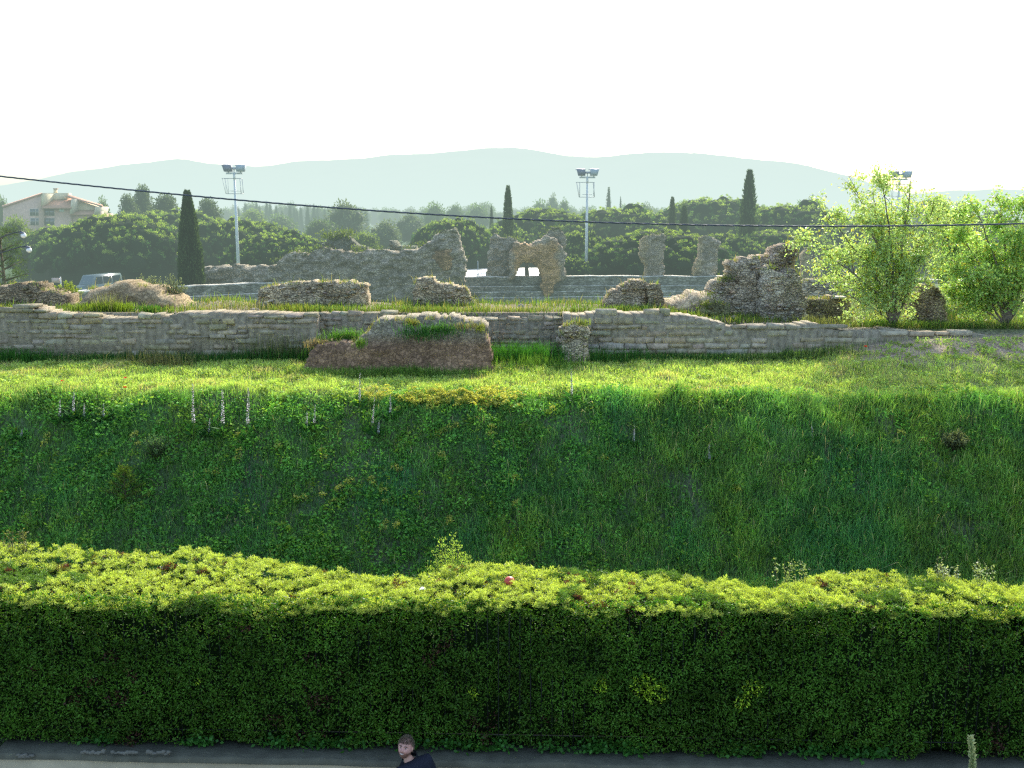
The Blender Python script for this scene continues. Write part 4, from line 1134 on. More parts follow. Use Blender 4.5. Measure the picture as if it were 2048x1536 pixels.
def cypress(px, pyt, pyb, wpx, y, label, seed, nl=5200, group='dark cypresses among the pines', name='cypress_tree', **kw):
    b = P(px, pyb, y); top = P(px, pyt, y)
    gzv = min(b.z, float(ground(b.x, y)) + .0)
    h = top.z - gzv; r = wpx / 2010 * y / 2
    cr, tr = cypress_geo(h, r, seed, nl, **kw)
    t = thing(name, label, 'tree', (b.x, y, gzv), group)
    cr.obj('crown', M['needle'], t); tr.obj('trunk', M['bark'], t)
    return t
cypress(385, 384, 590, 48, 78, 'tall dark cypress in front of the pines left of the long ruin', 1, 9000)
cypress(1016, 372, 480, 29, 115, 'narrow dark cypress rising straight above the ruined arch', 2, 5200, ragged=.2)
cypress(1495, 341, 465, 40, 118, 'tallest ragged cypress on the right above the skyline', 3, 5200, ragged=.42)
cypress(1344, 395, 440, 26, 128, 'small pointed cypress right of the central mast', 4, 2500)
cypress(1367, 412, 472, 30, 120, 'short blunt cypress in front of the small pointed one', 5, 3000, flat=.1)
cypress(983, 411, 445, 13, 175, 'small cypress just left of the narrow dark one', 6, 1500)
cypress(1217, 374, 420, 16, 240, 'slim hazy poplar spire right of the central mast', 7, 1600, group='slim poplars on the far plain', name='poplar_tree', tipc=(.11, .14, .09), basec=(.06, .08, .06), ragged=.5)
cypress(1241, 392, 418, 9, 250, 'tiny hazy poplar spire right of the slim one', 8, 800, group='slim poplars on the far plain', name='poplar_tree', tipc=(.11, .14, .09), basec=(.06, .08, .06), ragged=.5)

def pine_geo(seed, w=20.0, h=8.0, lobes=120, per=17, q=22):
    rs = np.random.default_rng(seed)
    crown, trunk = Geo(), Geo()
    L = []
    for i in range(lobes):
        f = (i + .5) / lobes
        rr = math.sqrt(f) * .46 * w; a = i * 2.399 + seed
        r = w * rs.uniform(.05, .085) * (1.15 - .3 * f)
        zc = h * (.12 + .80 * math.sqrt(max(0, 1 - (rr / (w * .485)) ** 2))) - r * .35 + rs.normal(0, .22)
        L.append((rr * math.cos(a), rr * math.sin(a), zc, r))
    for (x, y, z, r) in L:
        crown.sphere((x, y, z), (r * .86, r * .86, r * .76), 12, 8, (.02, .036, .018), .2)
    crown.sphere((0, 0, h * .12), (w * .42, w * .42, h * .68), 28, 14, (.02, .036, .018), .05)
    L = np.array(L)
    nC = len(L) * per
    li = np.repeat(np.arange(len(L)), per)
    d = rs.normal(size=(nC, 3)); d[:, 2] = d[:, 2] * .8 + .35; d /= np.linalg.norm(d, axis=1)[:, None]
    c = L[li, :3] + d * L[li, 3:4] * np.array([[1, 1, .85]]) * rs.uniform(.9, 1.05, (nC, 1))
    keep = c[:, 2] > h * .03
    c, d = c[keep], d[keep]; nC = len(c)
    D = rs.normal(size=(nC, q, 3)) * .75 + d[:, None] * .6 + np.array([0, 0, .45]); D /= np.linalg.norm(D, axis=2)[..., None]
    rcl = rs.uniform(.18, .36, nC)
    CC = c[:, None] + D * rcl[:, None, None] * rs.uniform(.05, .8, (nC, q, 1))
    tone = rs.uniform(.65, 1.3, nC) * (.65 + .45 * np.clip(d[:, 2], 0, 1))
    col = (np.array([[.075, .18, .06]]) * (1 - sst(.45, .95, d[:, 2:3])) + np.array([[.33, .43, .10]]) * sst(.45, .95, d[:, 2:3])) * tone[:, None]  # upward-facing tips painted lighter to imitate sunlit crown tops
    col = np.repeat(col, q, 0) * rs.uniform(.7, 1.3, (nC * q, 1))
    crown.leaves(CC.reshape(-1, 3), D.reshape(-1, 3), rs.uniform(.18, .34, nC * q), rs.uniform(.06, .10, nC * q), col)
    trunk.tube([(0, 0, -.5), (.1, .1, h * .25), (.2, 0, h * .5)], [.38, .3, .24], 8, (.13, .09, .065))
    for (x, y, z, r) in L[:lobes:6]:
        trunk.tube([(.15, .05, h * .35), (x * .5, y * .5, h * .5), (x, y, z)], [.16, .11, .05], 5, (.12, .085, .06))
    return crown, trunk
PW, PH = 20.0, 8.0
pine_mesh = []
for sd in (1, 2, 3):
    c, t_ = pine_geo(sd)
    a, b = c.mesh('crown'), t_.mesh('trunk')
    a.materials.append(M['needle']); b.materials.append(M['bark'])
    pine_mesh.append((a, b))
npine = 0
def pine(px, pyt, wpx, y, label, k=0, rz=0.0, depth=None):
    global npine
    top = P(px, pyt, y)
    z0 = float(ground(top.x, y))
    h = max(top.z - z0, 2); w_ = wpx / 2010 * y
    t = thing('umbrella_pine', label, 'pine tree', (top.x, y, z0), 'umbrella pines behind the arena', rz)
    t.scale = (w_ / PW, (depth or min(w_, 16)) / PW, h / (PH * 1.0))
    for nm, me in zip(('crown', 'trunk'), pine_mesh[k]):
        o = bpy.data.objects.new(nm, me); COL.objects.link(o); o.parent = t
    return t
PINES = [
    (235, 433, 330, 112, 'big dark umbrella pine left of the tall cypress, nearest of the left pines', 0),
    (330, 424, 330, 134, 'broad umbrella pine behind the nearest left pine', 1),
    (140, 452, 240, 122, 'umbrella pine at far left below the house', 2),
    (450, 440, 230, 122, 'umbrella pine just right of the tall cypress', 1),
    (560, 468, 240, 108, 'low spreading umbrella pine behind the long ruin with sunlit top', 2),
    (520, 446, 190, 128, 'umbrella pine behind the left floodlight mast', 0),
    (905, 440, 190, 120, 'umbrella pine between the long ruin and the arch', 1),
    (1090, 420, 260, 140, 'umbrella pine behind the central mast, left one of the skyline pair', 0),
    (1240, 417, 290, 142, 'umbrella pine right of the central mast in the skyline pair', 2),
    (1160, 464, 125, 112, 'small round pine just left of the central mast', 1),
    (1320, 462, 320, 104, 'wide sloping umbrella pine behind the leaning pier', 0),
    (1140, 515, 100, 100, 'low pine bush at the right foot of the arch', 2),
    (1430, 398, 300, 150, 'high umbrella pine on the skyline left of the ragged cypress', 1),
    (1450, 470, 190, 112, 'dark pine behind the pier left of the tall near ruin', 0),
    (1590, 410, 280, 138, 'umbrella pine on the skyline right of the ragged cypress', 2),
    (1560, 462, 260, 116, 'dark umbrella pine behind the tall near ruin', 1),
    (1760, 440, 280, 130, 'umbrella pine seen through the bright young tree', 0),
    (1960, 430, 280, 134, 'umbrella pine seen behind the rightmost bright tree', 2),
    (1010, 455, 150, 128, 'umbrella pine directly behind the arch', 2),
]
for i, (px, pyt, wpx, y, lab_, k) in enumerate(PINES):
    pine(px, pyt, wpx, y, lab_, k, rz=(i * .0))

# generic broadleaf crown
def round_tree_geo(seed, w, h, nl, base, lfsize, lobes=14, trunk_f=.25):
    rs = np.random.default_rng(seed)
    crown, trunk = Geo(), Geo()
    L = []
    for i in range(lobes):
        a = i * 2.399 + seed; f = (i + .5) / lobes
        rr = w * .33 * math.sin(PI * min(.95, f * .9 + .12)) * rs.uniform(.5, 1.1)
        L.append((rr * math.cos(a), rr * math.sin(a), h * (trunk_f + .08 + (.80 - trunk_f) * f), w * rs.uniform(.14, .22)))
    L = np.array(L)
    for (x, y, z, r) in L: crown.sphere((x, y, z), r * .6, 9, 6, np.array(base) * .3, .25)
    li = rs.integers(0, len(L), nl)
    d = rs.normal(size=(nl, 3)); d /= np.linalg.norm(d, axis=1)[:, None]
    c = L[li, :3] + d * L[li, 3:4] * rs.uniform(.55, 1.12, (nl, 1))
    D = d + rs.normal(0, .6, (nl, 3)) + np.array([0, 0, .2])
    tone = rs.uniform(.6, 1.35, nl) * (.8 + .3 * np.clip(d[:, 2], -1, 1))
    crown.leaves(c, D, lfsize * rs.uniform(.6, 1.3, nl), lfsize * rs.uniform(.3, .6, nl), np.array([base]) * tone[:, None])
    trunk.tube([(0, 0, -.3), (0, 0, h * .4), (0, 0, h * .6)], [w * .03, w * .022, w * .012], 6, (.14, .11, .08))
    for (x, y, z, r) in L[::2]: trunk.tube([(0, 0, h * .3), (x * .6, y * .6, z * .85), (x, y, z)], [w * .014, w * .01, w * .004], 4, (.14, .11, .08))
    return crown, trunk
protos = {}
def round_tree(kind, px, pyt, wpx, y, label, group, name='broadleaf_tree', sub=''):
    spec = {'euc': (3, 9, 14, 5200, (.085, .125, .065), .55, 20), 'decid': (5, 10, 10, 3200, (.10, .17, .04), .6, 14), 'grey': (8, 10, 9, 3000, (.12, .16, .10), .6, 14), 'fresh': (9, 8, 9, 3600, (.17, .25, .045), .5, 14), 'decid2': (12, 10, 10, 3200, (.085, .14, .04), .6, 16)}[kind]
    sd, w0, h0, nl, base, ls, lb = spec
    if kind not in protos:
        c, t_ = round_tree_geo(sd, w0, h0, nl, base, ls, lb)
        a, b = c.mesh('crown'), t_.mesh('trunk'); a.materials.append(M['leaf']); b.materials.append(M['bark'])
        protos[kind] = (a, b, w0, h0)
    a, b, w0, h0 = protos[kind]
    top = P(px, pyt, y); z0 = float(ground(top.x, y)); h = top.z - z0; w_ = wpx / 2010 * y
    t = thing(name, label, 'tree', (top.x, y, z0), group, random.uniform(0, 6))
    t.scale = (w_ / w0, w_ / w0, h / h0)
    for nm, me in (('crown', a), ('trunk', b)):
        o = bpy.data.objects.new(nm, me); COL.objects.link(o); o.parent = t
    return t
GE = 'tall grey green trees behind the left pines'
round_tree('euc', 283, 366, 62, 165, 'tallest feathery tree in the grey green clump behind the left pines', GE)
round_tree('euc', 255, 385, 60, 160, 'left tree of the grey green clump, next to the house', GE)
round_tree('euc', 330, 384, 85, 158, 'broad round tree in the middle of the grey green clump', GE)
round_tree('euc', 415, 392, 70, 162, 'right tree of the grey green clump, behind the tall cypress', GE)
round_tree('decid', 205, 402, 40, 185, 'small green tree at the right end of the house', GE)
GP = 'hazy trees of the far plain'
round_tree('fresh', 505, 420, 70, 230, 'light green tree right of the left floodlight mast', GP)
round_tree('decid', 560, 432, 90, 240, 'mid green tree below the row of dark spires', GP)
round_tree('grey', 690, 408, 110, 190, 'large grey green tree above the long ruin', GP)
round_tree('decid2', 640, 440, 80, 180, 'darker bushy tree above the left half of the long ruin', GP)
round_tree('grey', 770, 445, 90, 165, 'grey olive tree behind the right half of the long ruin', GP)
round_tree('fresh', 730, 465, 80, 130, 'pale green bush just behind the long ruin', GP)
round_tree('grey', 820, 430, 80, 200, 'grey tree left of the pine by the arch', GP)
round_tree('decid', 870, 410, 70, 260, 'round light tree on the skyline left of centre', GP)
round_tree('decid2', 910, 411, 50, 280, 'small round tree on the skyline beside the light one', GP)
round_tree('grey', 1105, 394, 40, 300, 'airy pale tree crown on the skyline above the arch', GP)
round_tree('decid', 1080, 405, 60, 290, 'dull tree under the airy pale crown', GP)
round_tree('decid2', 1128, 402, 36, 270, 'dark round tree left of the central mast on the skyline', GP)
round_tree('grey', 1290, 410, 70, 310, 'faint low tree between the poplars and the small cypress', GP)
round_tree('decid', 955, 412, 70, 280, 'tree left of the narrow dark cypress on the skyline', GP)
round_tree('decid2', 1855, 402, 70, 230, 'dull tree glimpsed between the two bright trees', GP)
round_tree('decid2', 1630, 402, 70, 160, 'dark tree on the skyline touching the bright young tree', GP)
round_tree('decid2', 1925, 405, 60, 210, 'dark tree behind the gap between the bright trees', GP)
round_tree('decid', 4, 400, 40, 200, 'tree at the left edge beside the house', GP)
round_tree('fresh', 30, 436, 80, 125, 'sunny yellow green tree at the left edge below the house', 'left edge trees')
# rows of small trees far away on the plain: nothing tells these apart
rs = np.random.default_rng(77)
spm = []
for sd in (11, 12):
    c, t_ = cypress_geo(9, 1.3, sd, 420, tipc=(.05, .085, .05), basec=(.035, .06, .04))
    a, b = c.mesh('crown'), t_.mesh('trunk'); a.materials.append(M['needle']); b.materials.append(M['bark']); spm.append((a, b))
for i in range(26):
    px = 470 + i * 10.5 + rs.normal(0, 3); y = 330 + rs.normal(0, 12)
    top = P(px, 414 + rs.normal(0, 5), y)
    t = thing('cypress_tree', 'one of the many small dark spires in the far row left of centre', 'tree', (top.x, y, 0.2), 'far row of small dark spires')
    t.scale = (1, 1, (top.z - .2) / 9)
    for nm, me in zip(('crown', 'trunk'), spm[i % 2]):
        o = bpy.data.objects.new(nm, me); COL.objects.link(o); o.parent = t
def belt():
    n = 0
    for px in np.arange(430, 1340, 23):
        y = rs.uniform(360, 520); kind = ['decid', 'decid2', 'grey'][n % 3]
        if kind not in protos: continue
        round_tree(kind, px + rs.normal(0, 6), 417 + rs.normal(0, 4), rs.uniform(38, 62), y, 'one of the hazy round trees of the distant belt under the hills', 'distant belt of hazy round trees')
        n += 1
belt()

# loose conifer at the left edge
def layered_conifer(px, pyt, pyb, wpx, y, label):
    b = P(px, pyb, y); b.z = float(ground(b.x, y)); h = P(px, pyt, y).z - b.z; w_ = wpx / 2010 * y
    t = thing('pine_tree', label, 'pine tree', b, 'left edge trees')
    cr, tr = Geo(), Geo(); rs = np.random.default_rng(5)
    tr.tube([(0, 0, -.3), (.05, 0, h * .5), (0, 0, h * .95)], [.16, .11, .03], 7, (.13, .10, .07))
    for i in range(34):
        f = .12 + .86 * (i / 33); a = i * 2.4
        ln = w_ * .5 * (1 - f * .62) * rs.uniform(.7, 1.1)
        e = Vector((math.cos(a) * ln, math.sin(a) * ln, h * f + .1 * ln))
        tr.tube([(0, 0, h * f * .95), tuple(e * .5 + Vector((0, 0, h * f * .48))), tuple(e)], [.05, .03, .012], 4, (.13, .10, .07))
        for k in range(7):
            p = Vector((0, 0, h * f * .95)).lerp(e, rs.uniform(.4, 1.05)) + Vector(rs.normal(0, .16, 3))
            m_ = 46; D = rs.normal(size=(m_, 3)) + np.array([0, 0, .5]); D /= np.linalg.norm(D, axis=1)[:, None]
            cr.leaves(np.array(tuple(p)) + D * rs.uniform(.02, .2, (m_, 1)), D, rs.uniform(.1, .2, m_), rs.uniform(.015, .03, m_), np.array([.075, .12, .04]) * rs.uniform(.5, 1.5))
    cr.obj('crown', M['needle'], t); tr.obj('trunk', M['bark'], t)
layered_conifer(10, 452, 600, 170, 48, 'loose feathery pine at the left edge behind the globe lamps')

# ------------------------------------------------------------------ bright young trees at right
def young_tree(base, stems, y, label, seed, leaf=(.50, .66, .24), nleaf=7000, lowers=()):
    rs = np.random.default_rng(seed)
    b = Vector(base)
    t = thing('young_tree', label, 'tree', b, 'bright young trees on the right')
    wood, lv = Geo(), Geo()
    bc = (.20, .165, .125)
    tips = []
    for (px, py, fork, r0, dy) in stems:
        e = P(px, py, y + dy) - b
        f0 = Vector((fork[0], fork[1] * .3, fork[2]))
        c1 = f0 + (e - f0) * .45 + Vector((-(e.x) * .12, 0, abs(e.x) * -.05 + .1))
        pts = [Vector((0, 0, -.1)), f0 * .6, f0]
        for s_ in np.linspace(0.12, 1, 9):
            q = f0 * (1 - s_) ** 2 + c1 * 2 * s_ * (1 - s_) + e * s_ ** 2
            pts.append(q + Vector(rs.normal(0, .018, 3)))
        wood.tube(pts, np.linspace(r0 * .8, .005, len(pts)), 6, bc)
        for k in range(19):
            i = rs.uniform(2.5, len(pts) - 1.01); j = int(i); p = pts[j].lerp(pts[j + 1], i - j)
            dirv = (pts[j + 1] - pts[j]).normalized()
            d = (dirv * .4 + Vector(rs.normal(0, .75, 3)) + Vector((0, 0, .12))).normalized()
            ln = rs.uniform(.35, .85) * (1.15 - .5 * i / len(pts))
            tp = [p + d * ln * s_ + Vector((0, 0, .06 * ln * math.sin(s_ * PI))) + Vector(rs.normal(0, .01, 3)) for s_ in np.linspace(0, 1, 5)]
            wood.tube(tp, np.linspace(.010, .003, 5), 4, bc)
            tips.append((tp, .25))
            for m_ in range(4):
                i2 = rs.uniform(1, 3.99); j2 = int(i2); p2 = tp[j2].lerp(tp[j2 + 1], i2 - j2)
                d2 = (d * .6 + Vector(rs.normal(0, .6, 3)) + Vector((0, 0, .2))).normalized(); l2 = rs.uniform(.18, .42)
                tp2 = [p2 + d2 * l2 * s_ for s_ in (0, .5, 1)]
                wood.tube(tp2, [.004, .003, .002], 3, bc); tips.append((tp2, 0.0))
    per = max(3, nleaf // len(tips))
    C, D, K = [], [], []
    for tp, f0 in tips:
        for q in range(per):
            s_ = rs.uniform(f0, 1) * (len(tp) - 1); j = min(int(s_), len(tp) - 2); p = tp[j].lerp(tp[j + 1], s_ - j)
            C.append(tuple(p + Vector(rs.normal(0, .065, 3)))); dd = Vector(rs.normal(0, .8, 3)) + Vector((0, 0, -.15)); D.append(tuple(dd)); K.append(rs.uniform(.55, 1.4))
    K = np.array(K)[:, None]
    col = np.array([leaf]) * K
    ye = rs.random(len(K)) < .12; col[ye] = np.array([.5, .48, .08]) * K[ye]
    lv.leaves(np.array(C), np.array(D), rs.uniform(.06, .105, len(C)), rs.uniform(.034, .058, len(C)), col)
    wood.obj('trunk', M['bark'], t, smooth=True); lv.obj('leaves', M['bright'], t)
    return t
b1 = P(1786, 648, 27.4); b1.z = float(gz(b1.x, 27.4)) + .0
S1 = [(1700, 352, (-.05, 0, .9), .055, .2), (1760, 343, (-.02, 0, 1.0), .06, -.1), (1825, 352, (.04, 0, .9), .055, .3), (1640, 418, (-.12, 0, .7), .05, .1), (1600, 472, (-.2, 0, .6), .045, -.3), (1640, 530, (-.25, 0, .5), .04, .3),
      (1868, 410, (.15, 0, .7), .05, -.2), (1900, 395, (.25, 0, .6), .045, .5), (1725, 420, (-.1, .3, .8), .04, -.8), (1800, 440, (0, .3, .8), .04, .9), (1690, 590, (-.2, 0, .25), .03, -.2), (1840, 520, (.2, 0, .5), .04, -.5), (1680, 470, (-.1, 0, .6), .04, .7), (1745, 390, (-.03, 0, .9), .04, .5)]
young_tree(b1, S1, 27.4, 'bright young tree with sunlit yellow green leaves behind the wall, left of two', 1, nleaf=22000)
b2 = P(2012, 652, 27.8); b2.z = float(gz(b2.x, 27.8))
S1 += [(1700, 400, (-.08, 0, .8), .04, -.4), (1790, 390, (0, 0, .9), .045, .6), (1840, 450, (.12, 0, .6), .04, .2), (1770, 500, (0, .2, .6), .03, -.7), (1660, 500, (-.15, 0, .5), .035, -.5), (1720, 540, (-.12, 0, .4), .03, .6), (1880, 470, (.2, 0, .5), .04, .2)]
S2 = [(1900, 440, (-.2, 0, .5), .05, .2), (1945, 405, (-.1, 0, .7), .06, -.2), (2000, 398, (0, 0, .8), .06, .3), (2060, 390, (.1, 0, .8), .06, -.1), (2120, 400, (.2, 0, .6), .06, .2), (1890, 520, (-.3, 0, .35), .04, -.4), (1905, 590, (-.3, 0, .2), .03, .3), (1940, 480, (-.1, .3, .6), .05, .8), (2040, 480, (.1, .3, .6), .05, -.7), (2160, 480, (.3, 0, .5), .05, 0), (1960, 560, (-.15, 0, .4), .035, -.8)]
young_tree(b2, S2, 27.8, 'denser bright green tree at the right edge on a short thick trunk', 2, leaf=(.40, .60, .17), nleaf=29000)
S2 += [(1975, 430, (-.05, 0, .7), .05, -.6), (2025, 430, (.03, 0, .7), .05, .6), (1925, 540, (-.2, 0, .4), .035, .5), (1990, 500, (0, .2, .5), .04, -.8), (2090, 440, (.1, 0, .6), .04, -.4)]
S3 = [(1890, 405, (0, 0, .4), .03, 0), (1870, 440, (-.1, 0, .4), .03, .3), (1925, 430, (.1, 0, .4), .03, -.2), (1905, 480, (0, .2, .3), .03, .4)]
b3 = P(1898, 600, 33); b3.z = float(gz(b3.x, 33))
young_tree(b3, S3, 33, 'slender bright sapling filling the gap between the two larger trees', 3, nleaf=12000)

# ------------------------------------------------------------------ plants on the bank
def flower_spike(px, pyt, pyb, label, seed, wpx=11):
    rs = np.random.default_rng(seed)
    b = hit_ground(px, pyb + 14)
    top = P(px + rs.normal(0, 2), pyt, b.y - .02)
    h = max(top.z - b.z, .25)
    t = thing('flower_spike', label, 'flower spike', b, 'tall flower spikes on the bank')
    ex = top.x - b.x
    pts = [(ex * f, 0.02 * math.sin(f * 3), h * f) for f in np.linspace(-.02, 1, 7)]
    Geo().tube(pts, np.linspace(.009, .004, 7), 5, (.10, .17, .06)).obj('stem', M['leaf'], t)
    g = Geo(); n = int(60 + 190 * h)
    f = rs.uniform(.33, 1, n); a = rs.uniform(0, 2 * PI, n)
    rr = wpx / 2010 * b.y * .29 * (1.15 - .75 * f)
    C = np.stack([ex * f + np.cos(a) * rr * .3, np.sin(a) * rr * .3, h * f], 1)
    D = np.stack([np.cos(a), np.sin(a), rs.normal(.35, .3, n)], 1)
    wht = (rs.random(n) < .55)[:, None]
    c = np.where(wht, np.array([[.95, .88, .92]]), np.array([[.22, .24, .17]])) * rs.uniform(.7, 1.2, (n, 1))
    g.leaves(C, D, rr * rs.uniform(.8, 1.5, n), rr * rs.uniform(.5, .8, n), c)
    g.obj('flowers', M['flower'], t)
    g = Geo(); n = 26
    a = rs.uniform(0, 2 * PI, n)
    g.leaves(np.stack([np.cos(a) * .03, np.sin(a) * .03, rs.uniform(.02, .25 * h, n)], 1), np.stack([np.cos(a), np.sin(a), rs.uniform(.2, 1, n)], 1), rs.uniform(.12, .28, n), rs.uniform(.04, .08, n), np.array([.04, .14, .03]) * rs.uniform(.6, 1.3, (n, 1)))
    g.obj('basal_leaves', M['leaf'], t)
SPK = [(387, 768, 870, 'tallest whitish flower spike on the left bank, leftmost of the close trio'), (446, 780, 868, 'whitish flower spike in the middle of the close trio on the left bank'), (495, 776, 872, 'straight whitish flower spike, right one of the close trio'),
       (417, 838, 862, 'tiny flower spike low between the first two of the trio'), (146, 782, 830, 'whitish flower spike alone near the left side'), (168, 808, 832, 'stub of a flower spike right beside the lone left one'),
       (628, 810, 850, 'thin greenish spike right of the close trio'), (613, 824, 850, 'short greenish spike left of the thin one'), (743, 796, 862, 'pinkish flower spike left of the yellow flower patch'), (756, 842, 866, 'short pink spike at the foot of the pinkish one'),
       (719, 745, 815, 'faint slender spike above the pinkish one'), (781, 790, 830, 'slender spike at the left end of the yellow flower patch'), (1145, 738, 800, 'lone flower spike standing on the sunny ledge right of centre'), (1266, 852, 885, 'small buff spike alone right of centre on the shaded bank'),
       (208, 808, 832, 'small pale spike right of the lone left pair'), (41, 858, 868, 'little pale spike at the far left of the bank'), (120, 800, 835, 'leaning pale spike left of the lone left one'), (1419, 890, 920, 'pale dry sprig on the shaded bank right of centre'), (1625, 852, 872, 'tiny pale spike on the right bank')]
for i, (px, a, b, l) in enumerate(SPK): flower_spike(px, a, b, l, 100 + i, 12 if i < 3 else 8)

def poppy(px, py, label, i):
    p = hit_ground(px, py + 6)
    g = Geo(); a = np.arange(5) * 2 * PI / 5
    t = thing('poppy', label, 'poppy', p, 'red poppies on the grass')
    Geo().tube([(0, 0, -.02), (.01, 0, .12), (0, 0, .22)], .003, 4, (.1, .2, .05)).obj('stem', M['leaf'], t)
    g.leaves(np.stack([0 * a, 0 * a, .21 + 0 * a], 1), np.stack([np.cos(a), np.sin(a), .5 + 0 * a], 1), .05, .06, np.array([.75, .06, .02]))
    g.obj('petals', M['flower'], t)
for i, (px, py, l) in enumerate(((126, 774, 'orange red poppy on the sunny ledge at far left'), (252, 768, 'red poppy higher on the ledge left of the spikes'), (251, 787, 'red poppy at the bank edge below the higher one'), (1730, 704, 'red poppy on the bare earth before the bright young tree'), (694, 720, 'small red poppy in the grass left of the earth block'))):
    poppy(px, py, l, i)

def shrub(px, pyb, pyt, wpx, label, kind, seed, y=None, col=(.10, .19, .035)):
    rs = np.random.default_rng(seed)
    b = hit_ground(px, pyb) if y is None else P(px, pyb, y)
    if y is not None: b.z = float(gz(b.x, y))
    h = P(px, pyt, b.y).z - b.z; w_ = wpx / 2010 * b.y
    t = thing('shrub', label, 'shrub', b, 'small shrubs on the bank')
    tw, lv = Geo(), Geo()
    nb = 26 if kind == 'fir' or h < 1.2 else 90
    for i in range(nb):
        if kind == 'fir':
            f = (i + .5) / nb; a = i * 2.4; ln = w_ * .5 * (1.02 - f) + .04
            s_ = Vector((0, 0, h * f)); e = s_ + Vector((math.cos(a) * ln, math.sin(a) * ln * .7, ln * .45))
        else:
            a = i * 2.4; f = (i + .5) / nb; r_ = w_ * .5 * math.sqrt(f)
            s_ = Vector((0, 0, 0)); e = Vector((math.cos(a) * r_, math.sin(a) * r_ * .8, h * (1 - (.45 if h < 1.2 else .28) * f) * rs.uniform(.7, 1)))
        tw.tube([tuple(s_), tuple(s_.lerp(e, .5) + Vector((0, 0, .01))), tuple(e)], [.008, .006, .003], 4, (.11, .09, .06))
        k = 90 if nb < 50 else 150
        ff = rs.uniform(.25, 1.05, k)
        C = np.array([tuple(s_.lerp(e, q)) for q in ff]) + rs.normal(0, .022, (k, 3))
        dv = (e - s_).normalized()
        D = rs.normal(size=(k, 3)) * .8 + np.array(tuple(dv)) * .8
        tipf = (ff ** 3)[:, None]
        c = (np.array(col) * .55 * (1 - tipf) + np.array(col) * 1.5 * tipf) * rs.uniform(.7, 1.3, (k, 1))
        lv.leaves(C, D, rs.uniform(.03, .055, k), rs.uniform(.008, .016, k) if kind != 'broad' else rs.uniform(.02, .03, k), c)
    if kind == 'fir': tw.tube([(0, 0, -.05), (0, 0, h)], [.02, .004], 5, (.11, .09, .06))
    tw.obj('branches', M['bark'], t); lv.obj('foliage', M['needle'], t)
shrub(252, 1010, 935, 95, 'small young conifer with pale tip on the left bank', 'fir', 1, col=(.12, .19, .03))
shrub(900, 1150, 1068, 110, 'light green conifer shrub poking up behind the hedge dip', 'soft', 2, y=13.4, col=(.26, .36, .07))
shrub(315, 920, 862, 60, 'soft feathery pale green clump on the left bank', 'soft', 3, col=(.12, .21, .08))
shrub(1910, 905, 860, 60, 'dry twiggy bush on the right bank', 'broad', 4, col=(.13, .15, .07))
shrub(345, 585, 548, 60, 'grey green olive bush beside the foot of the tall cypress', 'broad', 5, y=29.6, col=(.15, .18, .12))
shrub(300, 575, 545, 70, 'grey green olive bush behind the grassy mound', 'broad', 6, y=30.2, col=(.15, .18, .12))
shrub(135, 585, 562, 60, 'bright yellow green bush behind the far left block', 'broad', 7, y=29.9, col=(.20, .26, .05))

# pale tall flower stalk rising from the pavement edge at the lower right
b = Vector((P(1958, 1536, 9.7).x, 9.7, .12))
top = P(1943, 1475, 9.68)
t = thing('flower_stalk', 'pale budding flower stalk standing alone at the lower right', 'flower stalk', b)
ex, h = top.x - b.x, top.z - b.z
Geo().tube([(ex * f ** 3, 0, h * f) for f in np.linspace(-.02, 1, 9)], np.linspace(.016, .008, 9), 6, (.25, .32, .12)).obj('stem', M['leaf'], t)
g = Geo(); n = 520
f = rng.uniform(.55, 1, n); a = rng.uniform(0, 2 * PI, n); rr = .042 * (1.2 - .6 * f)
g.leaves(np.stack([ex * f ** 3 + np.cos(a) * rr * .4, np.sin(a) * rr * .4, h * f], 1), np.stack([np.cos(a), np.sin(a), .7 + 0 * a], 1), rng.uniform(.026, .05, n), rng.uniform(.018, .03, n), np.array([.52, .58, .28]) * rng.uniform(.7, 1.2, (n, 1)))
g.obj('buds', M['flower'], t)
g = Geo(); n = 30; a = rng.uniform(0, 2 * PI, n)
g.leaves(np.stack([np.cos(a) * .02, np.sin(a) * .02, rng.uniform(.02, 1.0, n)], 1), np.stack([np.cos(a), np.sin(a), rng.uniform(.2, 1, n)], 1), rng.uniform(.15, .3, n), rng.uniform(.05, .09, n), np.array([.16, .24, .1]) * rng.uniform(.7, 1.2, (n, 1)))
g.obj('stem_leaves', M['leaf'], t)

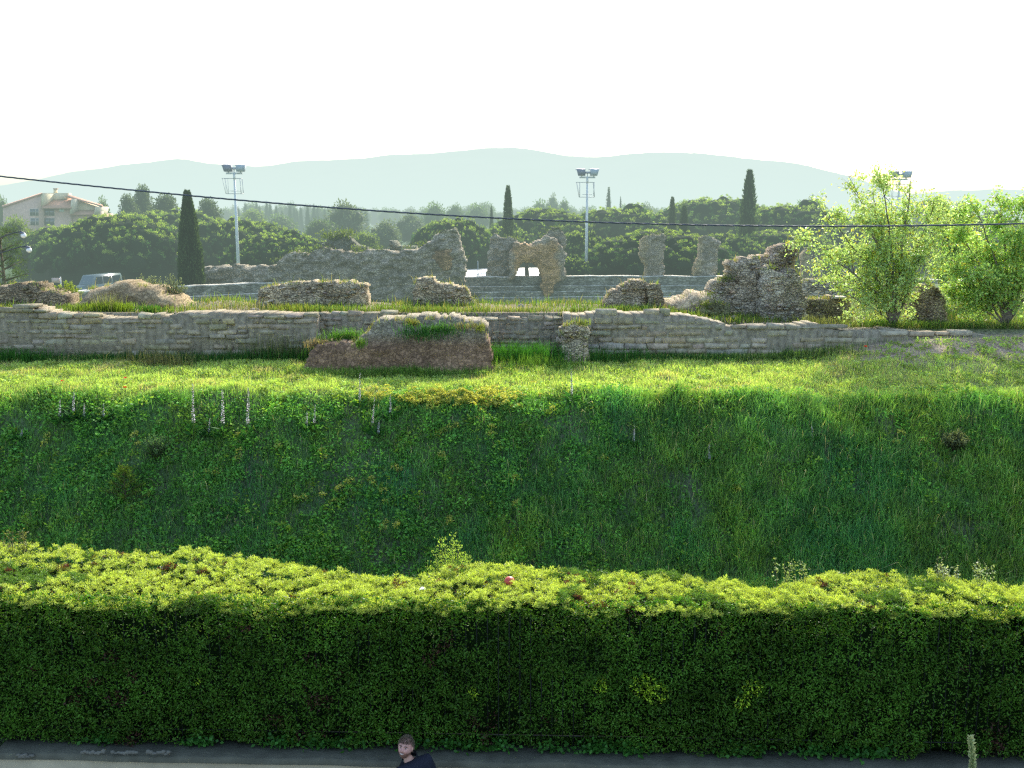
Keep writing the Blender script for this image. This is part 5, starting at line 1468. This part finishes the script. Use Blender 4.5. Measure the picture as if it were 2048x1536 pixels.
# ------------------------------------------------------------------ house
def house():
    y = 170.0
    base = P(110, 520, y); base.z = 0
    t = thing('house', 'pinkish house with stepped tiled roofs on the left skyline', 'house', base)
    L = lambda px, py, dy=0.0: Vector(P(px, py, y + dy)) - base
    pink, cream, tile = (.60, .40, .31), (.66, .56, .36), (.46, .25, .17)
    def prism(g, pts, d0, d1, col):
        n = len(pts)
        V = [L(a, b, d0) for a, b in pts]; V = V + [v + Vector((0, d1 - d0, 0)) for v in V]
        V = np.array([tuple(v) for v in V])
        c = V[:n].mean(0); c2 = V[n:].mean(0)
        V = np.vstack([V, c, c2])
        T = []; Q = []
        for i in range(n):
            j = (i + 1) % n
            T += [(i, j, 2 * n), (n + j, n + i, 2 * n + 1)]; Q.append((i, n + i, n + j, j))
        g.add(V, Q, T, col)
    g = Geo(); prism(g, [(6, 540), (6, 413), (82, 387), (86, 398), (86, 540)], 0, 9, pink)
    prism(g, [(86.3, 540), (86.3, 414), (141, 414), (141, 540)], .6, 9, pink)
    prism(g, [(141.3, 540), (141.3, 427), (190, 427), (190, 540)], 1.2, 9, pink)
    prism(g, [(190.3, 540), (190.3, 413), (200, 413), (200, 540)], 1.6, 3.4, (.46, .36, .28))
    g.obj('wall', M['plaster'], t)
    g = Geo(); prism(g, [(82, 386), (135, 386), (135, 398), (88, 400), (86, 412), (84, 412)], 3.5, 5, cream)
    prism(g, [(145, 398), (190, 413), (188, 427), (141, 428), (142, 420)], 2.6, 4.5, cream)
    prism(g, [(82.4, 386.5), (89, 387), (86, 410), (83, 414)], -.1, 5, cream)
    prism(g, [(143, 398), (146, 399), (142, 428), (139, 428)], -.2, 5, (.62, .55, .4))
    prism(g, [(191, 413), (193, 414), (190, 428), (188, 428)], -.2, 5, (.62, .55, .4))
    g.obj('party_wall', M['plaster'], t)
    def roof(pts):
        g = Geo(); V = [L(*p) for p in pts]
        V2 = [v + Vector((0, 0, -.2)) for v in V]; n = len(V)
        g.add([tuple(v) for v in V + V2], [(0, 1, 2, 3), (4, 7, 6, 5)] + [(i, i + 4, (i + 1) % 4 + 4, (i + 1) % 4) for i in range(4)], col=tile)
        return g.obj('roof', M['tile'], t)
    r1 = roof([(84, 415, -.5), (143, 415, -.5), (144, 397, 4.0), (90, 397, 4.0)])
    roof([(141, 428, .4), (190, 428, .4), (190, 413, 4.4), (160, 413, 4.4)])
    roof([(134, 392.5, 1.5), (204, 411.5, 1.5), (206, 410, 4), (136, 388.5, 4)])
    roof([(4, 413, -.2), (84, 386.5, -.2), (84, 385, 9.2), (4, 411, 9.2)])
    g = Geo(); prism(g, [(107, 387), (107, 378), (112, 378), (112, 387)], 5, 5.6, cream); prism(g, [(106, 378), (106, 376.5), (113, 376.5), (113, 378)], 4.9, 5.7, (.45, .3, .22))
    g.obj('chimney', M['plaster'], r1)
    for a, b, c, d in ((60, 418, 70, 431), (71.5, 418, 76.5, 431), (86.5, 418, 108, 431), (119, 417, 128, 423), (61, 436.5, 70, 450), (72, 436.5, 77, 450), (87, 436.5, 108, 450), (193, 417, 198, 425)):
        g = Geo(); prism(g, [(a - .6, d + .6), (a - .6, b - .6), (c + .6, b - .6), (c + .6, d + .6)], -.04 if a < 86 else (.5 if a < 140 else 1.5), .2 + (0 if a < 86 else .6 if a < 140 else 1.6), (.66, .6, .5))
        f = g.obj('window', M['plaster'], t)
        g = Geo(); off = 0 if a < 86 else (.54 if a < 140 else 1.54)
        w3 = (c - a) / 2
        prism(g, [(a, d), (a, b), (a + w3 - .3, b), (a + w3 - .3, d)], -.08 + off, off, (.06, .07, .08) if a != 119 else (.5, .62, .62))
        prism(g, [(a + w3 + .3, d), (a + w3 + .3, b), (c, b), (c, d)], -.08 + off, off, (.06, .07, .08) if a != 119 else (.5, .62, .62))
        g.obj('pane', M['glass'], f)
house()

# ------------------------------------------------------------------ vehicles under the pines
def car(px, y, label, col, kind, rz=0.0, white_top=False):
    b = P(px, 570, y); b.z = float(gz(b.x, y))
    t = thing('parked_van' if kind == 'van' else 'parked_car', label, 'van' if kind == 'van' else 'car', b, 'vehicles parked under the left pines', rz)
    g = Geo()
    if kind == 'van': pr = [(-2.3, .35), (-2.35, 1.0), (-2.0, 1.15), (-1.45, 2.05), (2.2, 2.1), (2.35, 1.8), (2.35, .35)]
    else: pr = [(-2.05, .3), (-2.1, .7), (-1.9, .85), (-1.0, .95), (-.4, 1.42), (1.0, 1.45), (1.7, .98), (2.05, .92), (2.1, .35)]
    n = len(pr); V = []
    for s_, sh in ((-.85, 0), (.85, 0)):
        for x, z in pr: V.append((x, s_ * (1 - .14 * max(0, z - .9)), z))
    V += [(np.mean([p[0] for p in pr]), s_ * .85, .7) for s_ in (-1, 1)]
    T, Q = [], []
    for i in range(n):
        j = (i + 1) % n
        T += [(i, j, 2 * n), (n + j, n + i, 2 * n + 1)]; Q.append((i, n + i, n + j, j))
    g.add(V, Q, T, col); g.obj('body', M['paint'], t)
    if kind == 'van': wins = [((-1.75, 1.2), (-1.3, 1.9), (-.5, 1.9), (-.5, 1.2)), ((-.4, 1.2), (-.4, 1.9), (.8, 1.9), (.8, 1.2)), ((.9, 1.2), (.9, 1.9), (2.1, 1.9), (2.1, 1.2))]
    else: wins = [((-.85, .98), (-.38, 1.36), (.25, 1.38), (.25, .98)), ((.32, .98), (.32, 1.38), (.95, 1.38), (1.5, .98))]
    for wq in wins:
        g = Geo()
        for s_ in (-1, 1):
            g.add([(x, s_ * (.86 * (1 - .14 * max(0, z - .9)) + .004), z) for x, z in wq], [(0, 1, 2, 3)], col=(.05, .07, .08))
        g.obj('window', M['glass'], t)
    g = Geo(); k = 1 if kind == 'van' else 0
    a, bq = ((-2.0, 1.17), (-1.47, 2.0)) if k else ((-.98, .97), (-.42, 1.4))
    g.add([(a[0] - .02, -.7, a[1]), (a[0] - .02, .7, a[1]), (bq[0] - .02, .62, bq[1]), (bq[0] - .02, -.62, bq[1])], [(0, 1, 2, 3)], col=(.10, .14, .15)); g.obj('windscreen', M['glass'], t)
    for x in (-1.3, 1.3):
        for s_ in (-1, 1):
            wg = Geo().tube([(x, s_ * .7, .32), (x, s_ * .88, .32)], .32, 14, (.02, .02, .02)).obj('wheel', M['cable'], t)
            Geo().tube([(x, s_ * .87, .32), (x, s_ * .895, .32)], .18, 10, (.5, .5, .5)).obj('rim', M['metal'], wg)
car(200, 100, 'grey green van parked at the left edge of the pines', (.10, .15, .15), 'van', 1.25)
car(172, 88, 'pale blue car parked in front of the grey green van', (.16, .22, .30), 'car', .2)
car(262, 96, 'dark car parked right of the van behind the grassy mound', (.05, .06, .08), 'car', .3)
car(250, 88, 'white car mostly hidden behind the grassy mound', (.6, .6, .6), 'car', .1)
b = P(113, 575, 84); b.z = float(gz(b.x, 84))
t = thing('notice_board', 'small pinkish notice board on a post near the left pines', 'sign', b)
hb = P(113, 562, 84).z - b.z
Geo().tube([(.38, 0, 0), (.38, 0, hb + .35)], .05, 6, (.5, .52, .48)).obj('post', M['metal'], t)
Geo().box(-.35, .3, -.03, .03, hb - .15, hb + .25, (.55, .40, .34)).obj('board', M['white'], t)

# thin sign pole left of the arch, and a tree trunk behind it
b = P(956, 560, 95); b.z = float(gz(b.x, 95))
tag(Geo().tube([(0, 0, -.2), (0, 0, P(956, 522, 95).z - b.z)], .05, 6, (.3, .33, .33)).obj('thin_pole', M['metal'], loc=b), 'thin grey pole standing before the pale road left of the arch', 'pole')

# ------------------------------------------------------------------ globe lamps at the left edge
y = 40.0
c1, c2 = P(47, 471, y), P(58, 500, y)
bx_ = P(-30, 500, y).x
t = thing('street_lamp', 'two globe street lamp reaching in from the left edge', 'street lamp', (bx_, y, float(gz(bx_, y))))
o0 = Vector(t.location)
Geo().tube([(0, 0, -.2), (0, 0, c1.z - o0.z + .4)], [.07, .05], 8, (.06, .07, .07)).obj('pole', M['metal'], t)
for c, nm in ((c1, 0), (c2, 1)):
    q = c - o0
    Geo().tube([(0, 0, q.z - .1), (q.x * .35, 0, q.z - .12), (q.x * .75, 0, q.z + .1), (q.x - .05, 0, q.z + .16)], .028, 6, (.05, .06, .06)).obj('arm', M['metal'], t)
    gl = Geo().sphere(q, .105, 18, 12, (.75, .78, .78)).obj('globe', M['white'], t, smooth=True)
    Geo().sphere(q + Vector((-.04, 0, .10)), (.11, .11, .05), 12, 7, (.08, .10, .14)).obj('lamp_cap', M['metal'], gl, smooth=True)

# ------------------------------------------------------------------ person
def person():
    hc = P(811, 1495, 10.3)
    root = thing('person', 'smiling bearded man in a dark jacket walking past the low wall', 'person', (hc.x + .04, 10.3, .12))
    base = Vector(root.location)
    H = hc - base                      # head centre, local
    # body: walking to the left, torso turned, head turned to the camera
    sk = {'pelvis': (.06, 0, .92), 'spine': (.05, 0, 1.12), 'chest': (.07, -.02, 1.29), 'neck': (H.x + .03, .02, H.z - .175), 'head0': (H.x + .012, .012, H.z - .09),
          'shl': (-.07, -.15, 1.33), 'ell': (-.14, -.22, 1.08), 'wrl': (-.24, -.27, .92), 'pal': (-.27, -.29, .86),
          'shr': (.19, .06, 1.36), 'elr': (.26, .10, 1.10), 'wrr': (.24, .02, .92), 'par': (.22, -.02, .86),
          'hpl': (.06, -.10, .88), 'knl': (-.10, -.11, .48), 'anl': (-.18, -.11, .08), 'tol': (-.36, -.12, .035),
          'hpr': (.06, .10, .88), 'knr': (.08, .11, .47), 'anr': (.32, .11, .12), 'tor': (.17, .12, .035)}
    ed = [('pelvis', 'spine'), ('spine', 'chest'), ('chest', 'neck'), ('neck', 'head0'), ('chest', 'shl'), ('shl', 'ell'), ('ell', 'wrl'), ('wrl', 'pal'), ('chest', 'shr'), ('shr', 'elr'), ('elr', 'wrr'), ('wrr', 'par'),
          ('pelvis', 'hpl'), ('hpl', 'knl'), ('knl', 'anl'), ('anl', 'tol'), ('pelvis', 'hpr'), ('hpr', 'knr'), ('knr', 'anr'), ('anr', 'tor')]
    rad = {'pelvis': .14, 'spine': .135, 'chest': .15, 'neck': .058, 'head0': .055, 'shl': .075, 'ell': .05, 'wrl': .032, 'pal': .035, 'shr': .075, 'elr': .05, 'wrr': .032, 'par': .035,
           'hpl': .10, 'knl': .062, 'anl': .042, 'tol': .035, 'hpr': .10, 'knr': .062, 'anr': .042, 'tor': .035}
    for sd in ('l', 'r'):                 # five fingers, the thumb from the side of the palm
        pa = Vector(sk['pa' + sd]); wr = Vector(sk['wr' + sd]); d = (pa - wr).normalized()
        for k, ln in enumerate((.065, .078, .085, .078)):
            q = pa + Vector((.0, (k - 1.5) * .017, 0)) + d * .03
            sk[f'f{sd}{k}a'] = tuple(q); sk[f'f{sd}{k}b'] = tuple(q + d * ln * .5 + Vector((-.01, 0, 0))); sk[f'f{sd}{k}c'] = tuple(q + d * ln + Vector((-.008, 0, .008)))
            for s_, r_ in zip('abc', (.0095, .0085, .0075)): rad[f'f{sd}{k}{s_}'] = r_
            ed += [('pa' + sd, f'f{sd}{k}a'), (f'f{sd}{k}a', f'f{sd}{k}b'), (f'f{sd}{k}b', f'f{sd}{k}c')]
        q = wr.lerp(pa, .55) + Vector((-.035, 0, 0))
        sk[f't{sd}a'] = tuple(q); sk[f't{sd}b'] = tuple(q + d * .04 + Vector((-.015, 0, 0)))
        rad[f't{sd}a'] = .012; rad[f't{sd}b'] = .009
        ed += [('wr' + sd, f't{sd}a'), (f't{sd}a', f't{sd}b')]
    def skin(name, names, scale, mat, col, grow=0.0, root_='pelvis', parent=root):
        ids = {n_: i for i, n_ in enumerate(names)}
        me = bpy.data.meshes.new(name)
        me.from_pydata([sk[n_] for n_ in names], [(ids[a], ids[b]) for a, b in ed if a in ids and b in ids], [])
        o = bpy.data.objects.new(name, me); COL.objects.link(o); o.parent = parent
        md = o.modifiers.new('skin', 'SKIN'); md.use_smooth_shade = True
        for i, n_ in enumerate(names):
            v = me.skin_vertices[0].data[i]
            r = max(.006, rad[n_] + (-.03 if grow == 0 and n_ in ('pelvis', 'spine', 'chest', 'shl', 'ell', 'shr', 'elr', 'hpl', 'knl', 'hpr', 'knr') else grow))
            v.radius = (r, r); v.use_root = (n_ == root_)
        s2 = o.modifiers.new('sub', 'SUBSURF'); s2.levels = 2; s2.render_levels = 2
        dg = bpy.context.evaluated_depsgraph_get(); dg.update()
        ev = bpy.data.meshes.new_from_object(o.evaluated_get(dg))
        o.modifiers.clear(); o.data = ev
        n = len(ev.vertices)
        at = ev.attributes.get('Col') or ev.attributes.new('Col', 'FLOAT_COLOR', 'POINT')
        cc = np.ones((n, 4), np.float32); cc[:, :3] = col; at.data.foreach_set('color', cc.ravel())
        ev.materials.clear(); ev.materials.append(mat)
        return o
    skin('body', list(sk), 1, M['skin'], (.52, .30, .22))
    skin('jacket', ['pelvis', 'spine', 'chest', 'shl', 'ell', 'wrl', 'shr', 'elr', 'wrr'], 1, M['cloth'], (.018, .022, .034), .022, 'chest')
    skin('trousers', ['pelvis', 'hpl', 'knl', 'anl', 'hpr', 'knr', 'anr'], 1, M['cloth'], (.03, .035, .05), .018)
    # collar
    g = Geo(); n = 20; V = []; nk = Vector(sk['neck'])
    for k, (r_, dz) in enumerate(((.12, -.06), (.088, .0), (.078, .035), (.084, .03), (.10, -.02))):
        for i in range(n):
            a = i * 2 * PI / n
            V.append((nk.x + .01 + math.cos(a) * r_, nk.y + math.sin(a) * r_, nk.z + .02 + dz + .03 * math.sin(a) + .02 * math.cos(a) + .01 * math.cos(a)))
    Q = [(k * n + i, k * n + (i + 1) % n, (k + 1) * n + (i + 1) % n, (k + 1) * n + i) for k in range(4) for i in range(n)]
    g.add(V, Q, col=(.014, .016, .022)); g.obj('collar', M['cloth'], root, smooth=True)
    Geo().sphere((nk.x - .035, nk.y - .085, nk.z - .05), (.03, .02, .045), 10, 8, (.75, .75, .76)).obj('shirt', M['cloth'], root, smooth=True)
    # head in its own frame: looks along -Y, then turned slightly to the left and up
    hd = bpy.data.objects.new('head', None)
    nu, nv = 64, 48
    th = np.linspace(0.001, PI - .001, nv); ph = np.arange(nu) * 2 * PI / nu
    TH, PHI = np.meshgrid(th, ph, indexing='ij')
    dx, dy, dz = np.sin(TH) * np.sin(PHI), -np.sin(TH) * np.cos(PHI), np.cos(TH)
    x, y_, z = dx * .076, dy * .096, dz * .118
    low = np.clip(-dz, 0, 1); front = np.clip(-dy, 0, 1)
    x = x * (1 - .26 * low ** 1.6); y_ = y_ * (1 - .18 * low * (dy > 0)) - .016 * low ** 1.2 * front
    y_ = y_ * np.where((dy > 0) & (dz < -.3), 1 - .35 * low, 1)
    def gs(cx, cz, sx, sz): return np.exp(-((x - cx) / sx) ** 2 - ((z - cz) / sz) ** 2) * (front > .15)
    y_ = y_ - .024 * gs(0, -.016, .011, .016) - .012 * gs(0, .006, .008, .02)            # nose
    y_ = y_ + .012 * (gs(.03, .012, .017, .010) + gs(-.03, .012, .017, .010))            # eye sockets
    y_ = y_ - .006 * (gs(.028, .033, .022, .008) + gs(-.028, .033, .022, .008))          # brow
    y_ = y_ - .009 * (gs(.036, -.022, .018, .018) + gs(-.036, -.022, .018, .018))        # smiling cheeks
    y_ = y_ - .008 * gs(0, -.085, .02, .018)                                             # chin
    y_ = y_ + .004 * gs(0, -.05, .024, .007)
    c = np.ones((nv, nu, 3)) * np.array([.56, .31, .25])
    beard = np.clip(sst(-.030, -.052, z) * (dy < .2) * (1 - .9 * gs(0, -.047, .022, .009)), 0, 1) * .9
    beard = np.maximum(beard, .8 * gs(0, -.034, .028, .006))
    c = c * (1 - beard[..., None]) + np.array([.17, .085, .055]) * beard[..., None]
    lips = gs(0, -.05, .026, .006)[..., None] * .8
    c = c * (1 - lips) + np.array([.40, .14, .13]) * lips
    chk = (gs(.036, -.02, .02, .02) + gs(-.036, -.02, .02, .02) + gs(0, -.018, .01, .012))[..., None] * .35
    c = c * (1 - chk) + np.array([.62, .28, .24]) * chk
    V = np.stack([x, y_, z], -1).reshape(-1, 3)
    Q = [(i * nu + j, (i + 1) * nu + j, (i + 1) * nu + (j + 1) % nu, i * nu + (j + 1) % nu) for i in range(nv - 1) for j in range(nu)]
    rot = Vector((0, 0, 0))
    ho = Geo().add(V, Q, col=c.reshape(-1, 3)).obj('head', M['skin'], root, smooth=True)
    bpy.data.objects.remove(hd)
    ho.location = H; ho.rotation_euler = (math.radians(-17), math.radians(6), math.radians(-16))
    for sx in (-1, 1):
        Geo().sphere((sx * .030, -.079, .012), (.011, .0085, .005), 12, 8, (.5, .46, .44)).sphere((sx * .030, -.0875, .012), (.0055, .003, .0055), 8, 6, (.05, .06, .07)).obj('eye', M['white'], ho, smooth=True)
        Geo().tube([(sx * .012, -.095, .028), (sx * .03, -.096, .034), (sx * .048, -.083, .028)], [.004, .0045, .003], 6, (.10, .06, .04)).obj('eyebrow', M['hair'], ho)
        Geo().sphere((sx * .078, .008, .0), (.010, .020, .030), 10, 8, (.54, .30, .24)).obj('ear', M['skin'], ho, smooth=True)
    Geo().tube([(-.022, -.098, -.046), (0, -.106, -.051), (.022, -.098, -.046)], [.002, .005, .002], 8, (.72, .66, .56)).obj('teeth', M['white'], ho, smooth=True)
    # short hair: many short strands over the skull
    g = Geo(); n = 5200
    dd = rng.normal(size=(n, 3)); dd /= np.linalg.norm(dd, axis=1)[:, None]
    k = (dd[:, 2] > .42 - .75 * np.clip(dd[:, 1] + .35, 0, 1)) & (dd[:, 2] > -.35)
    dd = dd[k]; n = len(dd)
    Cp = dd * np.array([[.0765, .0965, .1185]])
    g.leaves(Cp, dd + rng.normal(0, .5, (n, 3)) + np.array([[0, -.2, .5]]), rng.uniform(.018, .034, n), .004, np.array([.19, .15, .10]) * rng.uniform(.6, 1.4, (n, 1)))
    g.obj('hair', M['hair'], ho)
person()

# ------------------------------------------------------------------ render settings
sc.view_settings.view_transform = 'Standard'; sc.view_settings.look = 'None'
sc.view_settings.exposure = 0; sc.view_settings.gamma = 1
sc.render.engine = 'CYCLES'
sc.cycles.max_bounces = 6; sc.cycles.diffuse_bounces = 3; sc.cycles.glossy_bounces = 2; sc.cycles.transmission_bounces = 4; sc.cycles.transparent_max_bounces = 4; sc.cycles.volume_bounces = 0
sc.cycles.use_denoising = False
sc.cycles.filter_width = 1.3
sc.cycles.sample_clamp_indirect = 4
